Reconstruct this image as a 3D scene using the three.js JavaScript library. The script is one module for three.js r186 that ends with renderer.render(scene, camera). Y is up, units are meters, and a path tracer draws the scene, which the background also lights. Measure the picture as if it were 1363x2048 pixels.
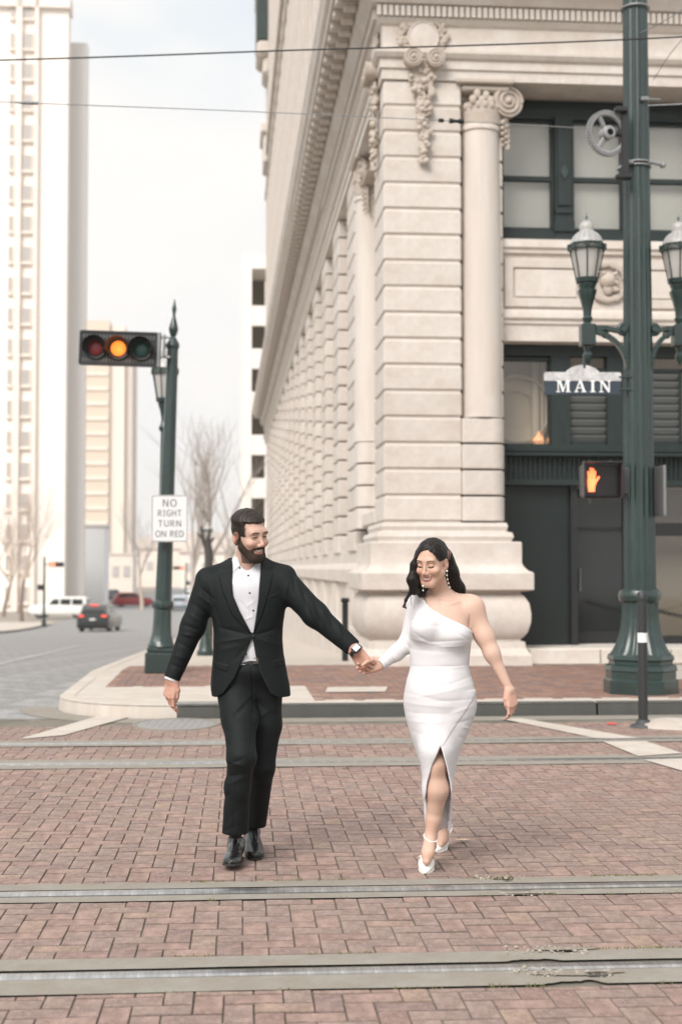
import * as THREE from 'three';
import { mergeGeometries, toCreasedNormals } from 'three/addons/utils/BufferGeometryUtils.js';
import { FontLoader } from 'three/addons/loaders/FontLoader.js';
import { TextGeometry } from 'three/addons/geometries/TextGeometry.js';

// ---------- camera ----------
const scene = new THREE.Scene();
const FOCAL = 2844, PITCH = 2.275 * Math.PI / 180, EYE = 1.5;      // focal length in photo pixels, upward tilt, eye height in metres
const camera = new THREE.PerspectiveCamera(2 * Math.atan(1024 / FOCAL) * 180 / Math.PI, 681 / 1024, 0.1, 3000);
camera.position.set(0, EYE, 0);
camera.rotation.set(PITCH, 0, 0);
camera.focus = 7.2;
camera.userData.fStop = 2.3;

// ---------- sky, sun, exposure ----------
const renderer = new THREE.WebGLRenderer({ antialias: true });
renderer.toneMapping = THREE.LinearToneMapping;
renderer.toneMappingExposure = 1.88;
renderer.shadowMap.enabled = true;
const hash3 = (x, y, z) => { let h = Math.imul(x | 0, 374761393) ^ Math.imul(y | 0, 668265263) ^ Math.imul(z | 0, 2147483647 ^ 1274126177); h = Math.imul(h ^ (h >>> 13), 1274126177); return ((h ^ (h >>> 16)) >>> 0) / 4294967296; };
function noise3(x, y, z) {                                           // value noise, 0..1
  const ix = Math.floor(x), iy = Math.floor(y), iz = Math.floor(z);
  let fx = x - ix, fy = y - iy, fz = z - iz;
  fx = fx * fx * (3 - 2 * fx); fy = fy * fy * (3 - 2 * fy); fz = fz * fz * (3 - 2 * fz);
  const L = (a, b, t) => a + (b - a) * t;
  return L(L(L(hash3(ix, iy, iz), hash3(ix + 1, iy, iz), fx), L(hash3(ix, iy + 1, iz), hash3(ix + 1, iy + 1, iz), fx), fy),
    L(L(hash3(ix, iy, iz + 1), hash3(ix + 1, iy, iz + 1), fx), L(hash3(ix, iy + 1, iz + 1), hash3(ix + 1, iy + 1, iz + 1), fx), fy), fz);
}
function fbm(x, y, z, o = 4) { let s = 0, a = 0.5, t = 0; for (let i = 0; i < o; i++) { s += a * noise3(x, y, z); t += a; x = x * 2.03 + 7.1; y = y * 2.03 + 3.3; z = z * 2.03 + 5.7; a *= 0.5; } return s / t; }
const sst = (a, b, x) => { const t = Math.min(1, Math.max(0, (x - a) / (b - a))); return t * t * (3 - 2 * t); };
const mix = (a, b, t) => a + (b - a) * t;
{
  const W = 1024, H = 512, data = new Float32Array(W * H * 4);
  for (let r = 0; r < H; r++) for (let c = 0; c < W; c++) {
    const el = ((r + 0.5) / H - 0.5) * Math.PI, az = ((c + 0.5) / W - 0.5) * 2 * Math.PI;
    const x = Math.cos(el) * Math.cos(az), y = Math.sin(el), z = Math.cos(el) * Math.sin(az);
    const t = sst(0.0, 0.42, y);
    let R = mix(0.545, 0.445, t), G = mix(0.537, 0.48, t), B = mix(0.527, 0.507, t);
    const k = 3.2, cl = sst(0.46, 0.66, fbm(x * k + 3.1, y * k * 2.2 + 1.7, z * k + 9.4, 5)) * 0.9;
    R = mix(R, 0.57, cl); G = mix(G, 0.55, cl); B = mix(B, 0.532, cl);
    const up = 1 + 0.35 * sst(0.45, 1, y);
    const i = (r * W + c) * 4; data[i] = R * up; data[i + 1] = G * up; data[i + 2] = B * up; data[i + 3] = 1;
  }
  const sky = new THREE.DataTexture(data, W, H, THREE.RGBAFormat, THREE.FloatType);
  sky.mapping = THREE.EquirectangularReflectionMapping; sky.magFilter = THREE.LinearFilter; sky.needsUpdate = true;
  scene.background = sky; scene.environment = sky;
}
const sun = new THREE.DirectionalLight(0xfff9f4, 2.15);
sun.name = 'sun';
sun.position.set(-22, 42, 30); sun.target.position.set(0, 0, -12);
sun.castShadow = true; sun.shadow.radius = 60; sun.shadow.mapSize.set(2048, 2048);
Object.assign(sun.shadow.camera, { left: -40, right: 40, top: 40, bottom: -40, near: 1, far: 200 });
scene.add(sun, sun.target);
scene.fog = new THREE.FogExp2(new THREE.Color().setRGB(1, 0.965, 0.93), 0.00035);

// ---------- helpers ----------
const V = (x, y, z) => new THREE.Vector3(x, y, z);
function rng(seed) { let s = seed | 0; return () => { s = (s + 0x6d2b79f5) | 0; let t = Math.imul(s ^ (s >>> 15), 1 | s); t = (t + Math.imul(t ^ (t >>> 7), 61 | t)) ^ t; return ((t ^ (t >>> 14)) >>> 0) / 4294967296; }; }
const CP = Math.cos(PITCH), SP = Math.sin(PITCH);
function W(px, py, d) {                                              // the point at distance d (along -z) that stands at that place of the photograph
  const a = (px - 681.5) / FOCAL, b = -(py - 1024) / FOCAL, y = b * CP + SP, z = b * SP - CP;
  return V(a * d / -z, EYE + y * d / -z, -d);
}
const ANG = 4.64 * Math.PI / 180, CA = Math.cos(ANG), SA = Math.sin(ANG);   // direction of the side street
const UV = (u, v, y = 0) => V(u * CA - v * SA, y, -u * SA - v * CA);          // u along the front of the building, v along the side street
const drop = (v) => { const s = v - 19.5, k = 0.25; return s < -8 ? 0 : -k * Math.log(Math.exp(-0.036 * Math.max(0, s) / k) + Math.exp(-2.9 / k)); };
function ground(px, py, lift = 0) {                                  // where that pixel's ray meets the ground (raised by lift)
  let d = 20;
  for (let i = 0; i < 60; i++) { const p = W(px, py, d), v = -p.x * SA - p.z * CA, y = lift - drop(v), nd = d * (EYE - y) / Math.max(0.02, EYE - p.y); d += (Math.min(nd, 400) - d) * 0.5; }
  return W(px, py, d);
}
const uvOf = (p) => [p.x * CA - p.z * SA, -p.x * SA - p.z * CA];

const used = new Map();
function numbered(n) { const k = used.get(n) ?? 0; used.set(n, k + 1); return k ? n + '_' + String(k).padStart(3, '0') : n; }
function tag(o, label, category, group) { o.userData.label = label; if (category) o.userData.category = category; if (group) o.userData.group = group; return o; }
function thing(name, label, category, pos = V(0, 0, 0), turn = 0, group) {
  const o = new THREE.Group(); o.name = numbered(name); o.position.copy(pos); o.rotation.y = turn; scene.add(o); return tag(o, label, category, group);
}
function put(name, geo, m, parent, label) {
  const o = new THREE.Mesh(geo, m); o.name = parent ? name : numbered(name); o.castShadow = o.receiveShadow = true; (parent ?? scene).add(o); if (label) o.userData.label = label; return o;
}
function struct(name, geo, m) { const o = put(name, geo, m); o.userData.kind = 'structure'; return o; }
function copyOf(root, label, pos, turn) { const c = root.clone(); c.name = numbered(root.name); c.userData = { ...root.userData, label }; if (pos) c.position.copy(pos); if (turn !== undefined) c.rotation.y = turn; scene.add(c); return c; }

function std(g) {                                                    // same attributes everywhere, so that pieces can be merged
  if (!g.attributes.normal) g.computeVertexNormals();
  if (!g.attributes.uv) g.setAttribute('uv', new THREE.BufferAttribute(new Float32Array(g.attributes.position.count * 2), 2));
  for (const k of Object.keys(g.attributes)) if (!['position', 'normal', 'uv'].includes(k)) g.deleteAttribute(k);
  if (!g.index) g.setIndex([...Array(g.attributes.position.count).keys()]);
  return g;
}
const join = (list) => { const g = mergeGeometries(list.map(std)); return g; };
function metres(g, s = 1) {                                          // uv in metres from the face's own direction
  g = g.index ? g.toNonIndexed() : g;
  const p = g.attributes.position, uv = new Float32Array(p.count * 2), a = V(), b = V(), c = V();
  for (let i = 0; i < p.count; i += 3) {
    a.fromBufferAttribute(p, i); b.fromBufferAttribute(p, i + 1); c.fromBufferAttribute(p, i + 2);
    const n = b.clone().sub(a).cross(c.clone().sub(a)), x = Math.abs(n.x), y = Math.abs(n.y), z = Math.abs(n.z);
    [a, b, c].forEach((q, k) => { const [u, v] = y >= x && y >= z ? [q.x, q.z] : x >= z ? [q.z, q.y] : [q.x, q.y]; uv[(i + k) * 2] = u * s; uv[(i + k) * 2 + 1] = v * s; });
  }
  g.setAttribute('uv', new THREE.BufferAttribute(uv, 2)); return g;
}
function box(w, h, d, x = 0, y = 0, z = 0, c = 0) {                  // centred in x and z, standing on y; c is a chamfer on every edge
  let g;
  if (!c) g = new THREE.BoxGeometry(w, h, d);
  else {
    const X = w / 2, Y = h / 2, Z = d / 2, pts = [], idx = [], f = (n, q) => { const o = pts.length / 3; q.forEach((p) => pts.push(...p)); for (let i = 1; i < q.length - 1; i++) idx.push(o, o + i, o + i + 1); };
    const quad = (q, n) => { const a = V(...q[0]), m = V(...q[1]).sub(a).cross(V(...q[2]).sub(a)); f(n, m.dot(V(...n)) < 0 ? q.reverse() : q); };
    for (const s of [-1, 1]) {
      quad([[s * X, -Y + c, -Z + c], [s * X, Y - c, -Z + c], [s * X, Y - c, Z - c], [s * X, -Y + c, Z - c]], [s, 0, 0]);
      quad([[-X + c, s * Y, -Z + c], [X - c, s * Y, -Z + c], [X - c, s * Y, Z - c], [-X + c, s * Y, Z - c]], [0, s, 0]);
      quad([[-X + c, -Y + c, s * Z], [X - c, -Y + c, s * Z], [X - c, Y - c, s * Z], [-X + c, Y - c, s * Z]], [0, 0, s]);
      for (const t of [-1, 1]) {
        quad([[s * X, t * (Y - c), -Z + c], [s * X, t * (Y - c), Z - c], [s * (X - c), t * Y, Z - c], [s * (X - c), t * Y, -Z + c]], [s, t, 0]);
        quad([[s * X, -Y + c, t * (Z - c)], [s * X, Y - c, t * (Z - c)], [s * (X - c), Y - c, t * Z], [s * (X - c), -Y + c, t * Z]], [s, 0, t]);
        quad([[-X + c, s * Y, t * (Z - c)], [X - c, s * Y, t * (Z - c)], [X - c, s * (Y - c), t * Z], [-X + c, s * (Y - c), t * Z]], [0, s, t]);
        for (const r of [-1, 1]) quad([[s * X, t * (Y - c), r * (Z - c)], [s * (X - c), t * Y, r * (Z - c)], [s * (X - c), t * (Y - c), r * Z]], [s, t, r]);
      }
    }
    g = new THREE.BufferGeometry(); g.setAttribute('position', new THREE.Float32BufferAttribute(pts, 3)); g.setIndex(idx); g = g.toNonIndexed(); g.computeVertexNormals();
  }
  return g.translate(x, y + h / 2, z);
}
const cyl = (r0, r1, h, x = 0, y = 0, z = 0, n = 20) => new THREE.CylinderGeometry(r1, r0, h, n).translate(x, y + h / 2, z);
const ball = (r, x = 0, y = 0, z = 0, n = 14) => new THREE.SphereGeometry(r, n, Math.ceil(n * 0.7)).translate(x, y, z);
function rod(a, b, r0, r1 = r0, n = 10) {
  const d = b.clone().sub(a), g = new THREE.CylinderGeometry(r1, r0, d.length(), n);
  return g.applyQuaternion(new THREE.Quaternion().setFromUnitVectors(V(0, 1, 0), d.clone().normalize())).translate((a.x + b.x) / 2, (a.y + b.y) / 2, (a.z + b.z) / 2);
}
const lathe = (pts, n = 28) => toCreasedNormals(new THREE.LatheGeometry(pts.map(([r, y]) => new THREE.Vector2(Math.max(r, 0.0005), y)), n), 0.6);
const tube = (pts, r, n = 40, k = 8) => new THREE.TubeGeometry(new THREE.CatmullRomCurve3(pts), n, r, k, false);
const torus = (R, r, n = 28, k = 10) => new THREE.TorusGeometry(R, r, k, n);
function plate(pts, depth, bevel = 0, holes = []) {                  // an outline in x, y pushed out along z
  const s = new THREE.Shape(pts.map(([x, y]) => new THREE.Vector2(x, y)));
  for (const h of holes) s.holes.push(new THREE.Path(h.map(([x, y]) => new THREE.Vector2(x, y))));
  return new THREE.ExtrudeGeometry(s, { depth, bevelEnabled: bevel > 0, bevelSize: bevel, bevelThickness: bevel, bevelSegments: 2, curveSegments: 10 });
}
function fluted(r0, r1, h, n = 16, deep = 0.09, rings = 2) {         // a tapered fluted shaft standing on y = 0
  const k = n * 6, g = new THREE.CylinderGeometry(1, 1, h, k, rings, false), p = g.attributes.position;
  for (let i = 0; i < p.count; i++) {
    const x = p.getX(i), z = p.getZ(i), q = Math.hypot(x, z); if (q < 0.01) continue;
    const a = Math.atan2(z, x), t = p.getY(i) / h + 0.5, r = mix(r0, r1, t) * (1 - deep * Math.pow(Math.abs(Math.sin(a * n / 2)), 0.7) * 1);
    p.setX(i, x / q * r); p.setZ(i, z / q * r);
  }
  g.computeVertexNormals(); return g.translate(0, h / 2, 0);
}
function sweep(path, profile, closed = false) {                      // profile [out, y] carried along a path of [x, z] corners with mitres; out is to the right of the path's direction
  const n = path.length, pos = [], idx = [], ring = [];
  for (let i = 0; i < n; i++) {
    const a = path[(i - 1 + n) % n], b = path[i], c = path[(i + 1) % n], first = !closed && i === 0, last = !closed && i === n - 1;
    const dir = (p, q) => { const l = Math.hypot(q[0] - p[0], q[1] - p[1]); return [(q[0] - p[0]) / l, (q[1] - p[1]) / l]; };
    const d0 = first ? dir(b, c) : dir(a, b), d1 = last ? d0 : dir(b, c), n0 = [-d0[1], d0[0]], n1 = [-d1[1], d1[0]];
    let m = [n0[0] + n1[0], n0[1] + n1[1]]; const l = Math.hypot(...m) || 1; m = [m[0] / l, m[1] / l]; const s = 1 / Math.max(0.2, m[0] * n0[0] + m[1] * n0[1]);
    ring.push(profile.map(([o, y]) => [b[0] + m[0] * o * s, y, b[1] + m[1] * o * s]));
  }
  const m = closed ? n : n - 1;
  for (let i = 0; i < m; i++) for (let k = 0; k < profile.length - 1; k++) {
    const A = ring[i][k], B = ring[(i + 1) % n][k], C = ring[(i + 1) % n][k + 1], D = ring[i][k + 1], o = pos.length / 3;
    pos.push(...A, ...B, ...C, ...D); idx.push(o, o + 1, o + 2, o, o + 2, o + 3);
  }
  const g = new THREE.BufferGeometry(); g.setAttribute('position', new THREE.Float32BufferAttribute(pos, 3)); g.setIndex(idx); g.computeVertexNormals(); return metres(g);
}
function sheet(rows, cols, f) {                                      // a grid of points f(i / rows, j / cols), uv in metres from x and z
  const pos = [], uv = [], idx = [];
  for (let i = 0; i <= rows; i++) for (let j = 0; j <= cols; j++) { const p = f(i / rows, j / cols); pos.push(p.x, p.y, p.z); uv.push(p.x, -p.z); }
  for (let i = 0; i < rows; i++) for (let j = 0; j < cols; j++) { const a = i * (cols + 1) + j, b = a + cols + 1; idx.push(a, a + 1, b, a + 1, b + 1, b); }
  const g = new THREE.BufferGeometry(); g.setAttribute('position', new THREE.Float32BufferAttribute(pos, 3)); g.setAttribute('uv', new THREE.Float32BufferAttribute(uv, 2)); g.setIndex(idx); g.computeVertexNormals();
  if (g.attributes.normal.getY(0) < 0) { const ix = g.index.array; for (let i = 0; i < ix.length; i += 3) { const t = ix[i]; ix[i] = ix[i + 1]; ix[i + 1] = t; } g.computeVertexNormals(); }
  return g;
}

// ---------- materials ----------
function tex(n, f, srgb = true, rep = 1) {                           // f(x, y) in 0..1 gives [r, g, b] or one value; tiles
  const d = new Uint8Array(n * n * 4);
  for (let y = 0; y < n; y++) for (let x = 0; x < n; x++) { const c = f(x / n, y / n), a = Array.isArray(c) ? c : [c, c, c]; for (let k = 0; k < 3; k++) d[(y * n + x) * 4 + k] = Math.max(0, Math.min(255, a[k] * 255)); d[(y * n + x) * 4 + 3] = 255; }
  const t = new THREE.DataTexture(d, n, n); t.wrapS = t.wrapT = THREE.RepeatWrapping; t.magFilter = THREE.LinearFilter; t.repeat.set(rep, rep); if (srgb) t.colorSpace = THREE.SRGBColorSpace; t.needsUpdate = true; return t;
}
const again = (t, rx, ry = rx, ox = 0, oy = 0) => { const c = t.clone(); c.repeat.set(rx, ry); c.offset.set(ox, oy); c.needsUpdate = true; return c; };
const tor = (x, y, k, z, o = 4) => {                                 // value noise that tiles over 0..1, k cells across
  let s = 0, a = 0.5, t = 0, n = k;
  for (let i = 0; i < o; i++) { const X = x * n, Y = y * n, ix = Math.floor(X), iy = Math.floor(Y); let fx = X - ix, fy = Y - iy; fx = fx * fx * (3 - 2 * fx); fy = fy * fy * (3 - 2 * fy); const h = (p, q) => hash3(((p % n) + n) % n, ((q % n) + n) % n, z * 17 + i); s += a * mix(mix(h(ix, iy), h(ix + 1, iy), fx), mix(h(ix, iy + 1), h(ix + 1, iy + 1), fx), fy); t += a; a *= 0.55; n *= 2; }
  return s / t;
};
const speckle = tex(256, (x, y) => 0.86 + 0.22 * (tor(x, y, 40, 1, 2) - 0.5) + 0.2 * (hash3(x * 256, y * 256, 5) - 0.5) + 0.3 * (tor(x, y, 6, 9) - 0.5));
const grain = tex(256, (x, y) => 0.5 + 0.5 * (tor(x, y, 60, 4, 3) - 0.5) + 0.35 * (hash3(x * 256, y * 256, 3) - 0.5), false);
const blotch = tex(512, (x, y) => { const a = tor(x, y, 9, 2, 5), b = tor(x, y, 45, 7, 3), s = 0.965 + 0.085 * (a - 0.5) + 0.06 * (b - 0.5); return [s, s * (0.985 + 0.04 * (a - 0.4)), s * (0.965 + 0.07 * (a - 0.4))]; });
const streak = tex(256, (x, y) => 0.85 + 0.25 * (tor(x, y, 24, 6, 3) - 0.5) + 0.25 * (tor(x, y, 5, 8) - 0.5));
const rgb = (r, g, b) => new THREE.Color().setRGB(r, g, b);
const mat = (c, roughness = 0.6, o = {}) => new THREE.MeshStandardMaterial({ color: Array.isArray(c) ? rgb(...c) : c, roughness, ...o });
const phys = (c, roughness, o) => new THREE.MeshPhysicalMaterial({ color: rgb(...c), roughness, ...o });
const M = {
  stone: mat([0.605, 0.562, 0.525], 0.85, { map: again(blotch, 0.45), bumpMap: again(grain, 3), bumpScale: 0.002 }),
  stone2: mat([0.58, 0.537, 0.50], 0.85, { map: again(blotch, 0.3, 0.3, 0.4, 0.7), bumpMap: again(grain, 3), bumpScale: 0.002 }),
  stone3: mat([0.63, 0.586, 0.548], 0.85, { map: again(blotch, 0.37, 0.37, 0.1, 0.3), bumpMap: again(grain, 3), bumpScale: 0.002 }),
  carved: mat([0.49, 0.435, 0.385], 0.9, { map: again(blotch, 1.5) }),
  green: phys([0.021, 0.047, 0.042], 0.34, { map: again(speckle, 2), clearcoat: 0.45, clearcoatRoughness: 0.3 }),
  greenFlat: mat([0.013, 0.026, 0.024], 0.5, { map: again(speckle, 1) }),
  black: mat([0.012, 0.013, 0.014], 0.45),
  rubber: mat([0.02, 0.02, 0.02], 0.85),
  steel: mat([0.5, 0.5, 0.5], 0.35, { metalness: 1, map: again(streak, 1) }),
  galv: mat([0.45, 0.46, 0.46], 0.5, { metalness: 0.7, map: again(speckle, 2) }),
  white: mat([0.75, 0.75, 0.74], 0.5),
  concrete: mat([0.52, 0.475, 0.43], 0.9, { map: again(blotch, 0.5), bumpMap: again(grain, 2), bumpScale: 0.003 }),
  strip: mat([0.275, 0.255, 0.222], 0.9, { map: again(blotch, 1.1), bumpMap: again(grain, 3), bumpScale: 0.004 }),
  kerb: mat([0.07, 0.072, 0.068], 0.9, { map: again(blotch, 0.9) }),
  asphalt: mat([0.36, 0.35, 0.34], 0.92, { map: again(speckle, 0.8), bumpMap: again(grain, 2), bumpScale: 0.003 }),
  earth: mat([0.30, 0.27, 0.24], 0.95, { map: again(blotch, 0.05) }),
  bed: mat([0.21, 0.19, 0.15], 1, { map: again(speckle, 3), bumpMap: again(grain, 6), bumpScale: 0.004 }),
  glass: phys([1, 1, 1], 0.03, { transmission: 1, thickness: 0, ior: 1.5 }),
  darkGlass: phys([0.015, 0.018, 0.018], 0.06, { ior: 1.55 }),
  globe: phys([0.66, 0.65, 0.62], 0.35, { transmission: 0.5, thickness: 0 }),
};

// ---------- ground, roads, pavement ----------
struct('ground', sheet(60, 8, (i, j) => { const v = -30 + 1500 * i * i; return UV(mix(-900, 900, j), v, -drop(v) - 0.06); }), M.earth);
const KERB = -1.78, FRONT = 14.4, RAD = 1.3;
const kerbU = (v) => v >= FRONT + RAD ? KERB : KERB + RAD - Math.sqrt(Math.max(0, RAD * RAD - (FRONT + RAD - v) ** 2));
struct('side_road', sheet(70, 6, (i, j) => { const v = 14.0 + 420 * Math.pow(i, 1.8); return UV(mix(-13.5, 14.0 > v - 0.01 ? 3 : KERB + 0.7, j), v, -drop(v) - 0.008); }), M.asphalt);
// brick street with the tram track set in concrete strips
const TURN = 3.95 * Math.PI / 180;
const street = struct('street', new THREE.PlaneGeometry(60, 24).rotateX(-Math.PI / 2).translate(0, -0.007, -2.5), M.bed);
street.rotation.y = TURN;
const sv = (py) => { const p = ground(681, py); return p.x * Math.sin(TURN) + p.z * Math.cos(TURN); };       // the street's own z below that row of the photograph, mid frame
const strips = [[sv(1979), sv(1949.5)], [sv(1931), sv(1909)], [sv(1797), sv(1786.5)], [sv(1773), sv(1761)], [sv(1533), sv(1526)], [sv(1523), sv(1515)], [sv(1489), sv(1485)], [sv(1482.5), sv(1477)]];
const railZ = [[sv(1947.5), sv(1935.5)], [sv(1783), sv(1774)], [sv(1525.5), sv(1521)], [sv(1484.6), sv(1482)]];
{
  const rnd = rng(77), unit = 0.1035, joint = 0.0036;
  const tones = [[0.385, 0.268, 0.24], [0.375, 0.272, 0.25], [0.395, 0.278, 0.247], [0.415, 0.30, 0.252], [0.33, 0.236, 0.218], [0.38, 0.282, 0.258], [0.41, 0.305, 0.258], [0.37, 0.25, 0.23]];
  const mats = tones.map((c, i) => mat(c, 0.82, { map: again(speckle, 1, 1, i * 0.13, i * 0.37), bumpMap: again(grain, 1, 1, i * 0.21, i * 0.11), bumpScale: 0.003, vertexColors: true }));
  const brickGeo = (w, d) => {                                       // worn arrises in darker colour, darkest front and back; sides down into the bed
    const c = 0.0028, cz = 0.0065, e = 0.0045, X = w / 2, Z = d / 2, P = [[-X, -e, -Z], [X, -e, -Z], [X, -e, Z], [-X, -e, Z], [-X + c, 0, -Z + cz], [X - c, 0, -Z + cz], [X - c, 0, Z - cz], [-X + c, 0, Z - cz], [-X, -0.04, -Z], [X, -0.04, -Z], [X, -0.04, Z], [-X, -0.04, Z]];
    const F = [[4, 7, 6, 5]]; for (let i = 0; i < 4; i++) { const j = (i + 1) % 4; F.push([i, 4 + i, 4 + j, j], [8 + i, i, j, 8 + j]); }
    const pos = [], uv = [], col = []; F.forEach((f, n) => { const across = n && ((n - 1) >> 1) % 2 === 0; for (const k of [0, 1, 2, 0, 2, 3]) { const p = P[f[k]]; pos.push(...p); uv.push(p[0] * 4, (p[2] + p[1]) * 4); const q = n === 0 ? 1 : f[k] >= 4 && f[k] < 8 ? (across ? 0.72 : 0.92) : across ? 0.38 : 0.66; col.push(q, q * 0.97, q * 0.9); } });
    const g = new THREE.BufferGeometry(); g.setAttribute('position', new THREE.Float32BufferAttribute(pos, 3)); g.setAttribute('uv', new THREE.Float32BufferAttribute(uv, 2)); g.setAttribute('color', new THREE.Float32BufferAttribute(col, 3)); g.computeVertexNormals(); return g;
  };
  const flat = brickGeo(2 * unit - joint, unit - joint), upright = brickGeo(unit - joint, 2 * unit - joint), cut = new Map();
  const regions = [[strips[0][0], -3.2], [strips[2][0], strips[1][1]], [strips[4][0], strips[3][1]], [strips[6][0], strips[5][1]], [-13.75, strips[7][1]]].map(([a, b]) => a > b ? [b, a] : [a, b]);
  const list = [];
  for (const [z0, z1] of regions) {
    const off = rnd() * 0.1;
    for (let j = Math.floor(z0 / unit) - 2; j <= Math.ceil(z1 / unit) + 2; j++) for (let i = -46; i <= 52; i++) {
      const k = (((i - j) % 4) + 4) % 4; if (k !== 0 && k !== 2) continue;
      let x0, x1, a, b;
      if (k === 0) { x0 = i * unit; x1 = x0 + 2 * unit; a = j * unit; b = a + unit; } else { x0 = i * unit; x1 = x0 + unit; a = (j - 1) * unit; b = a + 2 * unit; }
      x0 += off; x1 += off;
      const ca = Math.max(a, z0 + 0.0015), cb = Math.min(b, z1 - 0.0015); if (cb - ca < 0.03) continue;
      const xm = (x0 + x1) / 2, zm = (ca + cb) / 2, wz = -xm * Math.sin(TURN) + zm * Math.cos(TURN), wx = xm * Math.cos(TURN) + zm * Math.sin(TURN);
      if (wz > -3.7 || wz < -15 || Math.abs(wx) > -wz * 0.262 + 0.35) continue;
      const whole = ca === a && cb === b, key = k + ':' + (cb - ca).toFixed(2);
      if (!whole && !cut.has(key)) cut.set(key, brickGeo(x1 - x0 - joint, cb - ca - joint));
      const inside = wz < -4.9 && Math.abs(wx) < -wz * 0.235;
      list.push({ x: xm, z: zm, far: -wz, inside, g: whole ? (k ? upright : flat) : cut.get(key), w: x1 - x0 - joint, d: cb - ca - joint });
    }
  }
  list.sort((p, q) => (p.inside ? 0 : 100) + p.far - (q.inside ? 0 : 100) - q.far);
  const pose = (b) => { const n = fbm(b.x * 0.9 + 5, b.z * 0.9, 3, 3); const e = new THREE.Euler((rnd() - 0.5) * 0.016, (rnd() - 0.5) * 0.022, (rnd() - 0.5) * 0.016); return [V(b.x + (rnd() - 0.5) * 0.002, (n - 0.5) * 0.012 + (rnd() - 0.5) * 0.003, b.z + (rnd() - 0.5) * 0.002), e]; };
  const toneOf = (b) => { const t = fbm(b.x * 0.35 + 2, b.z * 0.35 + 8, 1, 3) + (rnd() - 0.5) * 0.45; const r = rnd(); return r < 0.03 ? 6 : r < 0.07 ? 3 : r < 0.14 ? 4 : t < 0.4 ? [1, 5][rnd() * 2 | 0] : t < 0.6 ? [0, 2, 5][rnd() * 3 | 0] : [7, 0, 2][rnd() * 3 | 0]; };
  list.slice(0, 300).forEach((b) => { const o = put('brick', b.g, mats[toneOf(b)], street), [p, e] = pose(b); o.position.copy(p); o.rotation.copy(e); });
  // the bricks farther off: joined by tone
  const rest = list.slice(300), q = new THREE.Quaternion();
  const byTone = tones.map(() => []);
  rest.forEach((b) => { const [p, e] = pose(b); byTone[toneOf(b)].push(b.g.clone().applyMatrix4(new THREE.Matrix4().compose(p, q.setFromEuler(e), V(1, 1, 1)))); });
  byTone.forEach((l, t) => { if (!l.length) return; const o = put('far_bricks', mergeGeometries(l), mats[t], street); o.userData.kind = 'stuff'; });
}
// concrete strips, rails
const chipped = (z0, z1, y, holes) => {                              // a strip whose edges wander a little and break away at the holes
  const a = Math.min(z0, z1), b = Math.max(z0, z1), n = 900, L = 8;
  return sheet(4, n, (i, j) => { const x = mix(-L, L, j); let s = a + 0.006 * (fbm(x * 3, a * 9, 1) - 0.5), e = b + 0.006 * (fbm(x * 3, b * 9, 2) - 0.5), dip = 0;
    for (const [hx, hw, side, deep] of holes) { const t = (1 - sst(hw * 0.5, hw, Math.abs(x - hx + 0.05 * (noise3(x * 30, 2, hx) - 0.5)))) * (0.75 + 0.5 * (noise3(x * 55, 5, hx) - 0.5)); if (t > 0) { if (side < 0) e = mix(e, s + (e - s) * deep, t); else s = mix(s, e - (e - s) * deep, t); dip = t; } }
    return V(x, y + 0.004 * (fbm(x * 2, i * 3, 4) - 0.5), mix(s, e, i)); });
};
const sx = (px, py) => { const p = ground(px, py); return p.x * Math.cos(TURN) - p.z * Math.sin(TURN); };
strips.forEach(([a, b], k) => {
  const holes = k === 3 ? [[sx(1000, 1757), 0.06, 1, 0.35], [sx(1015, 1757), 0.03, 1, 0.1]] : k === 2 ? [[sx(1040, 1790), 0.09, 1, 0.55]] : k === 1 ? [[sx(1130, 1902), 0.07, 1, 0.6], [sx(1060, 1915), 0.11, -1, 0.8]] : k === 0 ? [[sx(1170, 1952), 0.05, -1, 0.62], [sx(1120, 1955), 0.08, -1, 0.8]] : [];
  put('concrete_strip', chipped(a, b, 0.003, holes), M.strip, street);
});
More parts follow.
